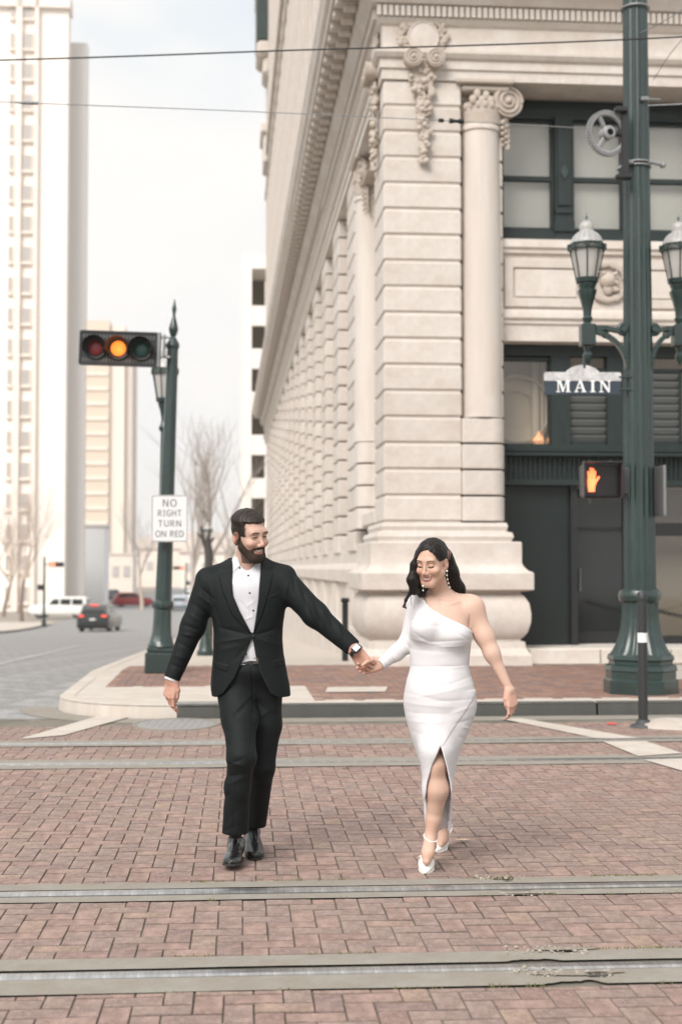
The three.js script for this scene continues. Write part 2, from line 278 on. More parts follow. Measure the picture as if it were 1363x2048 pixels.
{
  const railMat = mat([0.62, 0.615, 0.61], 0.34, { metalness: 0.85, map: again(streak, 0.6, 8) }), groove = mat([0.04, 0.036, 0.03], 0.9);
  railZ.forEach(([a, b], k) => {
    const z0 = Math.min(a, b), z1 = Math.max(a, b), w = z1 - z0, g = plate([[-w / 2, -0.05], [-w / 2, -0.004], [-w / 2 + w * 0.18, 0.003], [w / 2 - w * 0.28, 0.004], [w / 2 - w * 0.1, -0.002], [w / 2, -0.012], [w / 2, -0.05]], 20).translate(0, 0, -10).rotateY(Math.PI / 2);
    const o = put('rail', g, railMat, street); o.position.set(0, 0.004, (z0 + z1) / 2);
    const s = put('rail_groove', new THREE.PlaneGeometry(20, 0.05).rotateX(-Math.PI / 2), groove, street); s.position.set(0, -0.008, k === 1 || k === 2 ? z1 + 0.016 : z0 - 0.02);
  });
  // crumbled concrete where the strips have broken
  const rnd = rng(5), bits = [];
  for (const [px, py, s, n] of [[1000, 1757, 0.11, 50], [1120, 1946, 0.17, 90], [1050, 1790, 0.1, 30], [1085, 1902, 0.16, 70]]) {
    const c = ground(px, py);
    for (let i = 0; i < n; i++) { const r = 0.003 + 0.009 * rnd() * rnd(), g = new THREE.IcosahedronGeometry(r, 0).scale(1, 0.6, 1).rotateY(rnd() * 6); bits.push(g.translate(c.x + (rnd() - 0.5) * 2.2 * s, 0.002 + rnd() * 0.008, c.z + (rnd() - 0.5) * 0.7 * s)); }
  }
  const sand = mat([0.40, 0.345, 0.28], 1, { map: again(speckle, 4), bumpMap: again(grain, 10), bumpScale: 0.0015 });
  for (const [px, py, rx, rz, s] of [[1125, 1901, 0.17, 0.025, 1], [1145, 1950, 0.16, 0.035, 2], [1060, 1789, 0.1, 0.022, 3], [1195, 1952, 0.05, 0.03, 4]]) {
    const g = new THREE.CircleGeometry(1, 40), p = g.attributes.position; for (let i = 1; i < p.count; i++) { const a = Math.atan2(p.getY(i), p.getX(i)), k = 0.6 + 0.7 * noise3(Math.cos(a) * 3 + s * 7, Math.sin(a) * 3, s); p.setXY(i, p.getX(i) * k * rx, p.getY(i) * k * rz); }
    const c = ground(px, py), o = put('crumbled_patch', g.rotateX(-Math.PI / 2), s === 4 ? M.bed : sand, street); o.position.set(c.x * Math.cos(TURN) - c.z * Math.sin(TURN), 0.0085, c.x * Math.sin(TURN) + c.z * Math.cos(TURN));
  }
  const o = put('rubble', join(bits), mat([0.36, 0.32, 0.27], 0.95)); tag(o, 'crumbled concrete bits in the broken gaps beside the tram rails', 'rubble'); o.userData.kind = 'stuff';
  // moss in the joints, most of it along the strips
  const tuft = [], blade = (x, z, s) => { const g = new THREE.PlaneGeometry(0.0035, s); g.translate(0, s / 2, 0).rotateX((rnd() - 0.5) * 1.6).rotateY(rnd() * 6).translate(x, -0.008, z); return g; };
  for (let i = 0; i < 260; i++) {
    const k = [3, 3, 3, 1, 1, 1, 2, 0][rnd() * 8 | 0], px = 300 + 1050 * Math.pow(rnd(), 0.7), x0 = sx(px, 1780), z = k === 3 || k === 1 ? Math.min(...strips[k]) - 0.002 : Math.max(...strips[k]) + 0.002;
    if (noise3(x0 * 5, k, 2) < 0.45) continue;
    for (let b = 0; b < 9; b++) { const x = x0 + (rnd() - 0.5) * 0.05, zz = z + (rnd() - 0.5) * 0.012; tuft.push(blade(x * Math.cos(TURN) + zz * Math.sin(TURN), -x * Math.sin(TURN) + zz * Math.cos(TURN), 0.008 + rnd() * 0.014)); }
  }
  const mo = put('moss', join(tuft), mat([0.17, 0.17, 0.06], 1, { side: THREE.DoubleSide })); tag(mo, 'olive moss and grass in the brick joints along the concrete strips', 'moss'); mo.userData.kind = 'stuff';
}
// far edge of the brick street: concrete crosswalk bands, gutter and manhole
const quadOn = (pts, y, n = 12) => { const [a, b, c, d] = pts.map(([x, yy]) => ground(x, yy, y)); return sheet(n, n, (i, j) => { const p = a.clone().lerp(b, j), q = d.clone().lerp(c, j), r = p.lerp(q, i); return V(r.x, y, r.z); }); };
struct('crosswalk_band', quadOn([[38, 1478], [128, 1470], [265, 1432], [195, 1432]], 0.006), M.concrete);
struct('crosswalk_band', quadOn([[1000, 1437], [1040, 1436], [1290, 1478], [1190, 1476]], 0.006), M.concrete);
struct('crosswalk_band', quadOn([[1205, 1483], [1290, 1482], [1363, 1506], [1275, 1512]], 0.009), M.concrete);
struct('crosswalk_band', quadOn([[1285, 1519], [1380, 1516], [1420, 1545], [1370, 1543]], 0.009), M.concrete);
struct('gutter', sheet(40, 3, (i, j) => { const a = mix(-0.2, 1.2, i), s = mix(0.02, 0.42, j); if (i < 0.6) { const th = mix(Math.PI, Math.PI * 1.5, i / 0.6); return UV(KERB + RAD + Math.cos(th) * (RAD + s), FRONT + RAD + Math.sin(th) * (RAD + s), -0.0035); } const u = mix(KERB + RAD, 12, (i - 0.6) / 0.4); return UV(u, FRONT - s, -0.0035); }), M.strip);
{
  const t = thing('manhole_cover', 'round iron manhole cover in the brick street beyond the far tram rail', 'manhole cover', ground(352, 1449));
  put('ring', lathe([[0.30, -0.02], [0.30, 0.008], [0.335, 0.008], [0.34, -0.02]], 40), M.strip, t);
  const pl = [cyl(0.297, 0.297, 0.02, 0, -0.014, 0, 40)]; for (let i = -4; i <= 4; i++) for (let j = -4; j <= 4; j++) if (Math.hypot(i, j) < 4.3) pl.push(box(0.035, 0.004, 0.035, i * 0.058, 0.006, j * 0.058));
  put('lid', join(pl), mat([0.33, 0.32, 0.31], 0.6, { metalness: 0.5 }), t); t.scale.set(1.25, 1, 1.6);
}
// raised pavement round the corner
const paveTop = (v) => 0.125 - drop(v);
const pavement = struct('pavement', sheet(120, 14, (i, j) => { const v = FRONT + 90 * i * i, u0 = kerbU(v) + 0.0, u1 = v < 20.7 ? 12 : 2.45; return UV(mix(u0, u1, j), v, paveTop(v)); }), M.concrete);
{
  const path = []; for (let v = 100; v > FRONT + RAD; v -= v > 40 ? 6 : 2) path.push([KERB, v]); for (let k = 0; k <= 14; k++) { const th = Math.PI + Math.PI / 2 * k / 14; path.push([KERB + RAD + Math.cos(th) * RAD, FRONT + RAD + Math.sin(th) * RAD]); } path.push([4.0, FRONT]);
  const curb = (pts) => { const prof = [[0.16, 0.004], [0.02, 0.004], [0.005, -0.012], [-0.012, -0.14], [-0.012, -0.3]], n = pts.length; return sheet(prof.length - 1, n - 1, (i, j) => { const k = Math.round(j * (n - 1)), a = pts[Math.max(0, k - 1)], b = pts[Math.min(n - 1, k + 1)], l = Math.hypot(b[0] - a[0], b[1] - a[1]), nx = -(b[1] - a[1]) / l, ny = (b[0] - a[0]) / l, [o, y] = prof[Math.round(i * (prof.length - 1))]; return UV(pts[k][0] + nx * o, pts[k][1] + ny * o, paveTop(pts[k][1]) + y + 0.0); }); };
  put('kerb_stone', curb(path.slice(0, -1)), M.concrete, pavement);
  put('kerb_stone', curb([[KERB + RAD, FRONT], [0.3, FRONT], [2.2, FRONT], [3.79, FRONT]]), M.kerb, pavement);
  put('kerb_stone', curb([[3.81, FRONT], [5, FRONT], [7, FRONT], [11, FRONT]]), M.kerb, pavement);
  // brick paving between the concrete edge and the building
  const tones = [[0.33, 0.185, 0.135], [0.36, 0.21, 0.15], [0.29, 0.18, 0.145], [0.38, 0.235, 0.18], [0.25, 0.17, 0.15]], l = tones.map(() => []), rnd = rng(8), g0 = box(0.2, 0.03, 0.1, 0, -0.03, 0), un = 0.105;
  for (let j = 0; j < 62; j++) for (let i = -28; i < 50; i++) {
    const k = (((i - j) % 4) + 4) % 4; if (k !== 0 && k !== 2) continue;
    const u = i * un + (k ? un / 2 : un) + 0.3, v = 14.95 + j * un + (k ? 0 : un / 2);
    if (v > 20.9 || (u > 2.1 && v > 20.25) || u < kerbU(v) + 0.45 || (u < 0.95 && v < 16.75) || u > 5.6) continue;
    const g = g0.clone(); if (k) g.rotateY(Math.PI / 2); g.rotateY(ANG); const p = UV(u, v, paveTop(v) + 0.006 + rnd() * 0.003); l[rnd() * 5 | 0].push(g.translate(p.x, p.y, p.z));
  }
  l.forEach((a, t) => { const o = put('paving_bricks', join(a), mat(tones[t], 0.85, { map: again(speckle, 3) }), pavement); o.userData.kind = 'stuff'; });
  put('ramp_panel', quadOn([[335, 1403], [440, 1402], [480, 1410], [360, 1411]], 0.129), mat([0.36, 0.335, 0.31], 0.9, { map: again(speckle, 2) }), pavement);
  put('paving_slab', quadOn([[655, 1374], [775, 1373], [770, 1383], [650, 1384]], 0.142), M.concrete, pavement);
}
// painted line on the side road
struct('lane_line', sheet(12, 1, (i, j) => { const a = ground(-60, 1341), b = ground(160, 1291), p = a.clone().lerp(b, i); const [u, v] = uvOf(p); return UV(u + (j - 0.5) * 0.16, v, -drop(v) + 0.0); }), mat([0.52, 0.51, 0.5], 0.8, { map: again(speckle, 2) }));
struct('pavement_far', sheet(40, 2, (i, j) => { const v = 30 + 85 * i * i; return UV(mix(-19, -13.5, j), v, -drop(v) + 0.11); }), M.concrete);

// ---------- the stone corner building ----------
const bld = thing('stone_building', 'cream limestone corner building with rusticated piers, columns and dark green shopfront', 'building', UV(2.29, 20.5, 0), ANG);
const LONG = 62;
{
  const stones = [M.stone, M.stone2, M.stone3], rnd = rng(31), pick = () => stones[rnd() * 3 | 0];
  const H0 = 2.19, PITCHY = 0.3825, JN = 0.028, N = 17, TOP = 8.68;
  const course = metres(box(1.15, PITCHY - JN, 1.3, 0, 0, 0, 0.022)), courseP = metres(box(0.75, PITCHY - JN, 1.5, 0, 0, 0, 0.02));
  // core walls set back in the joints
  put('wall', metres(join([box(1.1, 8.6, 1.25, 0.575, 0.1, -0.65), box(0.45, 6.4, LONG - 3, 0.72, -3, -LONG / 2 - 1), box(0.45, 9, LONG - 3, 0.72, 0, -LONG / 2 - 1)])), M.stone2, bld);
  for (let k = 0; k < N; k++) { const y = H0 + k * PITCHY; const o = put('stone_course', course, pick(), bld); o.position.set(0.575 + (rnd() - 0.5) * 0.004, y, -0.65 + (rnd() - 0.5) * 0.004); }
  // engaged columns: banded drums below, a plain shaft above
  const drum = (w, d) => { const r = 0.2, X = w / 2, Z = d, s = new THREE.Shape(); s.moveTo(-X, -Z); s.lineTo(X, -Z); s.lineTo(X, -r); s.absarc(X - r, -r, r, 0, Math.PI / 2); s.lineTo(-X + 0.02, 0); s.lineTo(-X, -0.02); s.closePath();
    return metres(new THREE.ExtrudeGeometry(s, { depth: PITCHY - JN - 0.03, bevelEnabled: true, bevelSize: 0.015, bevelThickness: 0.015, bevelSegments: 2, curveSegments: 10 }).translate(0, 0, 0.015).rotateX(-Math.PI / 2).scale(1, 1, -1)); };
  const flip = (g) => { const p = g.attributes.position.array; for (let i = 0; i < p.length; i += 9) for (let k = 0; k < 3; k++) { const t = p[i + k]; p[i + k] = p[i + 3 + k]; p[i + 3 + k] = t; } g.computeVertexNormals(); return g; };
  const dF = flip(drum(0.62, 0.5));
  const shaft = toCreasedNormals(new THREE.LatheGeometry([[0.312, 0], [0.312, 0.1], [0.311, 0.4], [0.309, 1.5], [0.3, 3.1], [0.285, 4.25], [0.31, 4.27], [0.31, 4.33], [0.285, 4.36], [0.285, 4.5]].map(([r, y]) => new THREE.Vector2(r, y)), 36), 0.7);
  const spiral = (turns, r0, n, w) => { const pts = []; for (let i = 0; i <= n; i++) { const t = i / n, a = t * turns * 2 * Math.PI, r = r0 * Math.pow(1 - t, 0.85) + 0.008; pts.push(V(Math.cos(a) * r, Math.sin(a) * r, 0.012 * t)); } return new THREE.TubeGeometry(new THREE.CatmullRomCurve3(pts), n * 2, w, 6, false); };
  const volute = (r, d) => join([new THREE.CylinderGeometry(r, r, d, 28).rotateX(Math.PI / 2), spiral(2.6, r * 0.93, 44, r * 0.1).translate(0, 0, d / 2), ball(r * 0.2, 0, 0, d / 2 + 0.01), spiral(2.6, r * 0.93, 44, r * 0.1).rotateY(Math.PI).translate(0, 0, -d / 2)]);
  const leaf = (w, h, x, y, z, tilt = 0) => { const g = new THREE.SphereGeometry(0.5, 10, 8); g.scale(w, h, w * 0.45); g.rotateX(tilt); return g.translate(x, y, z); };
  const capital = () => {                                            // scroll on each side, leaves between
    const l = [];
    l.push(volute(0.215, 0.2).rotateY(0.25).translate(0.31, 0.35, 0.1), volute(0.2, 0.16).translate(-0.24, 0.36, -0.1), box(0.78, 0.07, 0.62, 0, 0.56, 0, 0.015), box(0.66, 0.1, 0.5, 0.02, 0.46, 0, 0.03), box(0.6, 0.2, 0.2, 0.1, 0.36, -0.05, 0.03));
    l.push(cyl(0.275, 0.3, 0.3, 0, 0.02, 0, 30)); for (let i = 0; i < 20; i++) { const a = i / 20 * 2 * Math.PI; l.push(leaf(0.06, 0.09, Math.cos(a) * 0.30, 0.27, Math.sin(a) * 0.30)); }
    for (const [x, y] of [[-0.1, 0.42], [0.02, 0.4], [-0.04, 0.33], [0.08, 0.33], [-0.16, 0.34]]) l.push(leaf(0.1, 0.13, x, y, 0.27));
    for (let k = 0; k < 5; k++) l.push(ball(0.05 - k * 0.005, 0.3 + 0.01 * (k % 2), 0.1 - k * 0.08, 0.12, 8), ball(0.036 - k * 0.004, 0.26, 0.06 - k * 0.08, 0.16, 8), leaf(0.07, 0.1, 0.34, 0.05 - k * 0.08, 0.1));
    return join(l);
  };
  const capG = capital();
  const column = (x, z, turn) => {
    const t = new THREE.Group(); t.name = 'column'; t.position.set(x, 0, z); t.rotation.y = turn; bld.add(t);
    for (let k = 0; k < 4; k++) { const o = put('drum', dF, pick(), t); o.position.set(0, H0 + k * PITCHY, 0.27); }
    const s = put('shaft', shaft, M.stone3, t); s.position.y = 3.71;
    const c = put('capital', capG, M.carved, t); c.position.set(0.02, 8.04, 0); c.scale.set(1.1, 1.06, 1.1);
    const core = put('core', box(0.56, 6.6, 0.35, 0, 2.1, -0.16), M.stone2, t);
  };
  column(1.47, -0.24, 0); column(0.27, -4.32, -Math.PI / 2);
  // battered base: plinth block, ledge, fat cushion, foot
  const prof = [[-0.02, 2.17], [0.03, 2.165], [0.05, 2.11], [0.03, 2.05], [0.035, 2.04], [0.1, 2.02], [0.12, 1.96], [0.09, 1.9], [0.09, 1.89], [0.20, 1.885], [0.215, 1.87], [0.215, 1.58], [0.235, 1.53], [0.29, 1.47], [0.345, 1.445], [0.36, 1.43], [0.36, 1.20], [0.345, 1.185], [0.2, 1.165], [0.195, 1.14], [0.24, 1.10], [0.30, 1.0], [0.325, 0.85], [0.32, 0.72], [0.28, 0.58], [0.22, 0.5], [0.19, 0.48], [0.19, 0.46], [0.25, 0.44], [0.26, 0.35], [0.33, 0.25], [0.34, 0.02]];
  put('plinth', toCreasedNormals(sweep([[0, -1.94], [0, 0], [1.76, 0], [1.76, -0.9]].map((p) => p).reverse().reverse(), prof), 0.5), M.stone, bld);
  put('plinth', metres(join([box(1.76, 2.1, 0.9, 0.88, 0.05, -0.46), box(0.9, 2.1, 1.9, 0.45, 0.05, -0.98)])), M.stone2, bld);
  // the long side: rusticated piers with deep window bays between them
  const sideBase = [[0, 1.9], [0.02, 1.6], [0.07, 1.55], [0.12, 1.48], [0.12, 1.25], [0.03, 1.22], [0.02, 0.9], [0.05, 0.5], [0.1, 0.42], [0.12, -3]];
  put('plinth', sweep([[0.05, -LONG], [0.05, -3.95], [0.6, -3.95]], sideBase), M.stone2, bld);
  const nb = 16; put('recess_sill', metres(box(0.5, 0.25, 2.1, 0.3, 2.2, -2.9, 0.03)), M.stone3, bld);
  const winGlass = box(0.02, 2.3, 1.5, 0.62, 0, 0), sash = join([box(0.06, 2.4, 0.08, 0.6, 0, 0.78), box(0.06, 2.4, 0.08, 0.6, 0, -0.78), box(0.06, 0.08, 1.56, 0.6, 2.36, 0), box(0.06, 0.08, 1.56, 0.6, 1.2, 0), box(0.06, 0.08, 1.56, 0.6, 0, 0)]);
  for (let b = 0; b < nb; b++) {
    const z = -5.55 - b * 3.6;
    for (let k = -1; k < N; k++) { const o = put('stone_course', courseP, pick(), bld); o.position.set(0.375, H0 + k * PITCHY, z); }
    const zb = b === 0 ? -2.85 : z + 1.8;
    for (const y of [6.1, 2.5]) { const o = put('window', sash, M.greenFlat, bld); o.position.set(-0.02, y, zb); const g = put('pane', winGlass, M.darkGlass, o); g.position.set(0, 0.04, 0); }
    put('foundation_pier', box(0.3, 4.2, 1.2, 0.12, -3, z), M.stone3, bld);
  }
  // entablature round the corner
  const run = [[0, -LONG], [0, 0], [9, 0]];
  put('architrave', sweep(run, [[-0.75, TOP], [0.03, TOP], [0.03, 8.83], [0.06, 8.84], [0.06, 8.97], [0.10, 8.99], [0.14, 9.05], [0.14, 9.09], [0.02, 9.12]]), M.stone, bld);
  put('frieze', sweep(run, [[0.02, 9.115], [0.02, 9.47], [0.06, 9.5], [0.10, 9.55], [0.10, 9.58]]), M.stone3, bld);
  put('cornice', sweep(run, [[0.08, 9.575], [0.08, 9.74], [0.18, 9.76], [0.22, 9.82], [0.30, 9.92], [0.30, 10.22], [0.68, 10.24], [0.68, 10.36], [0.74, 10.42], [0.78, 10.56], [0.80, 10.6], [0.4, 10.66], [-0.3, 10.7]]), M.stone2, bld);
  const tooth = metres(box(0.062, 0.15, 0.075, 0, 0, 0)), toothS = metres(box(0.075, 0.15, 0.062)), modil = metres(join([box(0.34, 0.13, 0.2, 0, 0.07, 0, 0.015), box(0.2, 0.08, 0.18, 0.06, 0, 0, 0.02)]));
  for (let i = 0; i < 62; i++) { const o = put('dentil', tooth, M.stone3, bld); o.position.set(-0.08 + i * 0.087, 9.585, 0.115); }
  for (let i = 0; i < 130; i++) { const o = put('dentil', toothS, M.stone3, bld); o.position.set(-0.115, 9.585, -0.05 - i * 0.087); }
  for (let i = 0; i < 120; i++) { const o = put('modillion', modil, M.stone2, bld); o.position.set(-0.47, 10.04, 0.1 - i * 0.5); }
  // festoon on the corner pier: framed disc in a wreath, two scrolls, a drop of fruit and leaves
  const fest = (x, z, turn, side) => {
    const t = new THREE.Group(); t.name = 'ornament'; t.position.set(x, 0, z); t.rotation.y = turn; bld.add(t);
    put('medallion', lathe([[0.0, 0.075], [0.15, 0.075], [0.205, 0.06], [0.215, 0.075], [0.235, 0.07], [0.245, 0]], 36).rotateX(Math.PI / 2).translate(0, 9.3, 0), M.stone3, t);
    const l = [], r = rng(side ? 3 : 4);
    for (let i = 0; i < 90; i++) { const a = (-0.25 + 1.5 * r()) * Math.PI, q = 0.255 + 0.11 * r() * (a > 0 ? 1 : 0.6); l.push(leaf(0.05 + 0.05 * r(), 0.09, 0, 0, 0).rotateZ(r() * 6).translate(Math.cos(a) * q, 9.3 + Math.sin(a) * q, 0.02 + 0.03 * r())); }
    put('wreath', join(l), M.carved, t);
    put('scroll', volute(0.135, 0.16).translate(-0.165, 8.955, 0.12), M.carved, t); put('scroll', volute(0.135, 0.16).rotateY(0).translate(0.165, 8.955, 0.12), M.carved, t);
    const d = [box(0.3, 0.5, 0.1, 0, 8.5, 0.03, 0.03)];
    const wide = (y) => y > 8.45 ? 0.24 - 0.4 * Math.abs(y - 8.62) : y > 8.2 ? 0.12 : y > 7.85 ? 0.1 : y > 7.6 ? 0.075 : 0.045;
    for (let i = 0; i < 150; i++) { const y = 8.85 - Math.pow(r(), 1.2) * 1.4, w = wide(y) * (0.75 + 0.25 * Math.sin(y * 24)); if (w <= 0.01) continue; const s = 0.028 + 0.03 * r(); d.push(r() < 0.6 ? ball(s, (r() * 2 - 1) * w, y, 0.04 + 0.05 * r(), 7) : leaf(s * 2, s * 3, 0, 0, 0).rotateZ(r() * 6).translate((r() * 2 - 1) * w, y, 0.04 + 0.04 * r())); }
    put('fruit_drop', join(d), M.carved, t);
  };
  fest(0.58, 0.02, 0, 0); fest(-0.02, -0.62, -Math.PI / 2, 1);
  // upper storeys set on the cornice
  const strip = metres(join(Array.from({ length: 30 }, (_, i) => box(0.22, 40, 0.9, 0.1, 10.6, -3 - i * 2)).concat(Array.from({ length: 30 }, (_, i) => box(0.12, 40, 0.3, 0.12, 10.6, -4 - i * 2)))));
  put('tower', metres(join([box(12, 44, LONG - 1, 6.25, 10.6, -LONG / 2 - 0.5)])), M.stone3, bld);
  put('pilasters', strip, M.stone, bld);
  put('string_course', metres(join([box(0.5, 0.5, LONG, 0.1, 24.5, -LONG / 2), box(0.35, 0.3, LONG, 0.1, 23, -LONG / 2)])), M.stone2, bld);
  put('body', metres(box(12, 10, LONG - 3, 7, 0.3, -LONG / 2 - 2)), M.stone2, bld);
  { // projecting bay high at the far end
    const t = new THREE.Group(); t.name = 'bay_window'; t.position.set(0, 0, -59); bld.add(t);
    put('bracket', metres(join([box(0.9, 0.9, 3, -0.2, 30, 0, 0.2), box(0.5, 1.1, 2.6, -0.05, 29, 0, 0.2)])), M.stone2, t); for (const y of [33.4, 38]) put('ledge', metres(box(0.95, 0.5, 3, -0.25, y, 0, 0.1)), M.stone2, t);
    for (const [y, h] of [[30.95, 2.4], [33.9, 4]]) put('window', box(0.85, h, 2.8, -0.25, y, 0), M.green, t);
    put('moulding', metres(join([box(0.5, 0.6, 3.4, -0.15, 25.6, 0, 0.1), box(0.3, 1.6, 3, -0.1, 24, 0, 0.1)])), M.stone, t);
  }
  // ---------- the bay on the street front ----------
  const X0 = 1.79, X1 = 8.6, XM = (X0 + X1) / 2, XW = X1 - X0;
  for (let k = 0; k < 17; k++) { const o = put('stone_course', metres(box(0.16, PITCHY - JN, 0.75, 0, 0, 0, 0.015)), pick(), bld); o.position.set(1.71, H0 + k * PITCHY, -0.52); }
  put('wall', metres(box(0.09, 8.6, 0.7, 1.72, 0.1, -0.54)), M.stone2, bld);
  // spandrel between the storeys
  const sp = new THREE.Group(); sp.name = 'spandrel'; bld.add(sp);
  put('panel_wall', metres(join([box(XW, 1.5, 0.4, XM, 4.9, -0.56)])), M.stone, sp);
  put('sill', toCreasedNormals(sweep([[X0, -0.36], [X1, -0.36]], [[-0.5, 6.44], [0.08, 6.42], [0.09, 6.3], [0.05, 6.27], [0.05, 6.22], [0.0, 6.2]].map((q) => q)), 0.4), M.stone3, sp);
  put('moulding', toCreasedNormals(sweep([[X0, -0.36], [X1, -0.36]], [[0, 5.38], [0.05, 5.36], [0.07, 5.3], [0.07, 5.24], [0.03, 5.2], [0.03, 5.16], [0, 5.15]]), 0.4), M.stone3, sp);
  for (const [a, b] of [[1.86, 3.1], [3.72, 5.0]]) {
    put('panel_frame', metres(plate([[a, 5.42], [b, 5.42], [b, 6.12], [a, 6.12]], 0.03, 0.012, [[[a + 0.11, 5.53], [a + 0.11, 6.01], [b - 0.11, 6.01], [b - 0.11, 5.53]]]).translate(0, 0, -0.36)), M.stone, sp);
    put('panel', metres(box(b - a - 0.3, 0.42, 0.03, (a + b) / 2, 5.56, -0.35, 0.012)), M.stone3, sp);
  }
  { const l = [torus(0.27, 0.05, 30, 8)], r = rng(9); for (let i = 0; i < 60; i++) { const a = r() * 6.28; l.push(leaf(0.09, 0.12, 0, 0, 0).rotateZ(r() * 6).translate(Math.cos(a) * 0.27, Math.sin(a) * 0.27, 0.03)); } l.push(ball(0.13, 0, 0.02, 0), leaf(0.16, 0.2, 0, -0.1, 0.04)); for (let i = 0; i < 14; i++) l.push(ball(0.035, (r() - 0.5) * 0.3, (r() - 0.5) * 0.3, 0.06, 7));
    put('wreath', join(l).translate(3.42, 5.8, -0.34), M.carved, sp); }
  // upper windows: green timber frame, sashes, blinds
  const ZF = -0.72, uw = new THREE.Group(); uw.name = 'window_band'; bld.add(uw);
  put('frame', join([box(XW, 0.16, 0.16, XM, 8.36, ZF), box(XW, 0.22, 0.2, XM, 6.42, ZF), box(XW, 0.1, 0.3, XM, 6.42, ZF + 0.06), box(XW, 0.3, 0.1, XM, 8.4, ZF - 0.1)]), M.greenFlat, uw);
  const mull = join([box(0.27, 1.98, 0.2, 0, 6.42, ZF + 0.02), box(0.31, 0.16, 0.26, 0, 6.62, ZF + 0.02), box(0.27, 0.06, 0.26, 0, 6.9, ZF + 0.02), box(0.2, 1.2, 0.04, 0, 7.02, ZF + 0.13)]), gem = box(0.1, 0.1, 0.03, 0, -0.05, 0, 0.006).rotateZ(Math.PI / 4).scale(0.9, 1.7, 1);
  const pane = box(0.76, 1, 0.012), blind = (h) => { const l = [], n = Math.round(h / 0.043); for (let i = 0; i < n; i++) l.push(new THREE.BoxGeometry(0.75, 0.04, 0.003).rotateX(0.4).translate(0, 0.02 + i * 0.043, 0)); return join(l); };
  const blindMat = mat([0.56, 0.56, 0.50], 0.6), bU = blind(0.86), bL = blind(0.78);
  for (let i = 0; i < 6; i++) {
    const x = 2.28 + i * 1.09;
    const m = put('mullion', mull, M.greenFlat, uw); m.position.x = x + 0.545; const gd = put('diamond', gem, mat([0.03, 0.05, 0.045], 0.4), m); gd.position.set(0, 7.52, ZF + 0.16);
    const w = put('sash', join([box(0.82, 0.07, 0.07, 0, 7.42, ZF - 0.02), box(0.05, 1.9, 0.06, -0.39, 6.5, ZF - 0.02), box(0.05, 1.9, 0.06, 0.39, 6.5, ZF - 0.02), box(0.82, 0.06, 0.06, 0, 8.32, ZF - 0.02), box(0.82, 0.08, 0.06, 0, 6.62, ZF - 0.02)]), M.greenFlat, uw); w.position.x = x;
    const b1 = put('blind', bU, blindMat, w); b1.position.set(0, 7.5, ZF - 0.13); const b2 = put('blind', bL, blindMat, w); b2.position.set(0, 6.66, ZF - 0.13);
    const p = put('pane', box(0.76, 1.7, 0.01, 0, 6.66, ZF - 0.03), M.glass, w);
  }
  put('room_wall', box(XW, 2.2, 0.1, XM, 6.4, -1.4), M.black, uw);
  // shopfront
  const ZS = -0.78, sf = new THREE.Group(); sf.name = 'shopfront'; bld.add(sf);
  put('step', metres(join([box(XW, 0.24, 1.3, XM, 0.1, -0.55, 0.02)])), M.stone3, sf);
  for (let i = 0; i < 7; i++) put('step_joint', box(0.012, 0.2, 0.01, 2.1 + i * 1.05, 0.12, 0.1), M.kerb, sf);
  put('frame', join([box(XW, 0.2, 0.2, XM, 4.73, ZS), box(0.09, 1.4, 0.2, X0 + 0.03, 3.34, ZS), box(0.3, 1.4, 0.22, X0 + 0.98, 3.34, ZS), box(XW, 0.1, 0.34, XM, 3.27, ZS), box(XW, 0.05, 0.42, XM, 3.2, ZS + 0.02), box(XW, 0.08, 0.34, XM, 2.76, ZS), box(0.26, 1.4, 0.2, 3.62, 3.34, ZS)]), M.greenFlat, sf);
  const fl = [box(XW, 0.38, 0.1, XM, 2.83, ZS)]; for (let i = 0; i < 60; i++) fl.push(box(0.03, 0.34, 0.05, X0 + 0.06 + i * 0.075, 2.85, ZS + 0.06)); put('fluted_fascia', join(fl), M.greenFlat, sf);
  const wnd = put('window', join([box(0.05, 1.32, 0.12, 1.88, 3.36, ZS), box(0.05, 1.32, 0.12, 2.62, 3.36, ZS), box(0.79, 0.05, 0.12, 2.25, 4.66, ZS), box(0.79, 0.05, 0.12, 2.25, 3.34, ZS)]), M.greenFlat, sf);
  put('pane', box(0.72, 1.3, 0.01, 2.25, 3.37, ZS), M.glass, wnd);
  put('curtain', join([box(1.2, 1.5, 0.03, 2.4, 3.3, ZS - 0.5), cyl(0.07, 0.07, 1.4, 2.5, 3.3, ZS - 0.42), cyl(0.025, 0.025, 1.4, 2.6, 3.3, ZS - 0.4), lathe([[0.3, 0], [0.5, 0.02], [0.55, 0.1], [0.5, 0.14]], 30).rotateX(Math.PI / 2).translate(2.2, 3.95, ZS - 0.45)]), mat([0.46, 0.39, 0.29], 0.9), sf);
  { const s = new THREE.Group(); s.name = 'sconce'; sf.add(s); put('flame_shade', lathe([[0.0, 0], [0.05, 0.01], [0.085, 0.05], [0.075, 0.07], [0.04, 0.09], [0.012, 0.2], [0, 0.21]], 16).translate(2.53, 3.42, ZS - 0.33), mat([0.8, 0.5, 0.3], 0.6, { emissive: rgb(1, 0.42, 0.16), emissiveIntensity: 0.28 }), s);
    const l = new THREE.PointLight(0xffa860, 0.05); l.name = 'sconce_lamp'; l.position.set(2.53, 3.48, ZS - 0.33); l.castShadow = true; s.add(l); }
  const slatG = box(1.0, 0.1, 0.02, 0, 0, 0).rotateX(0.6);
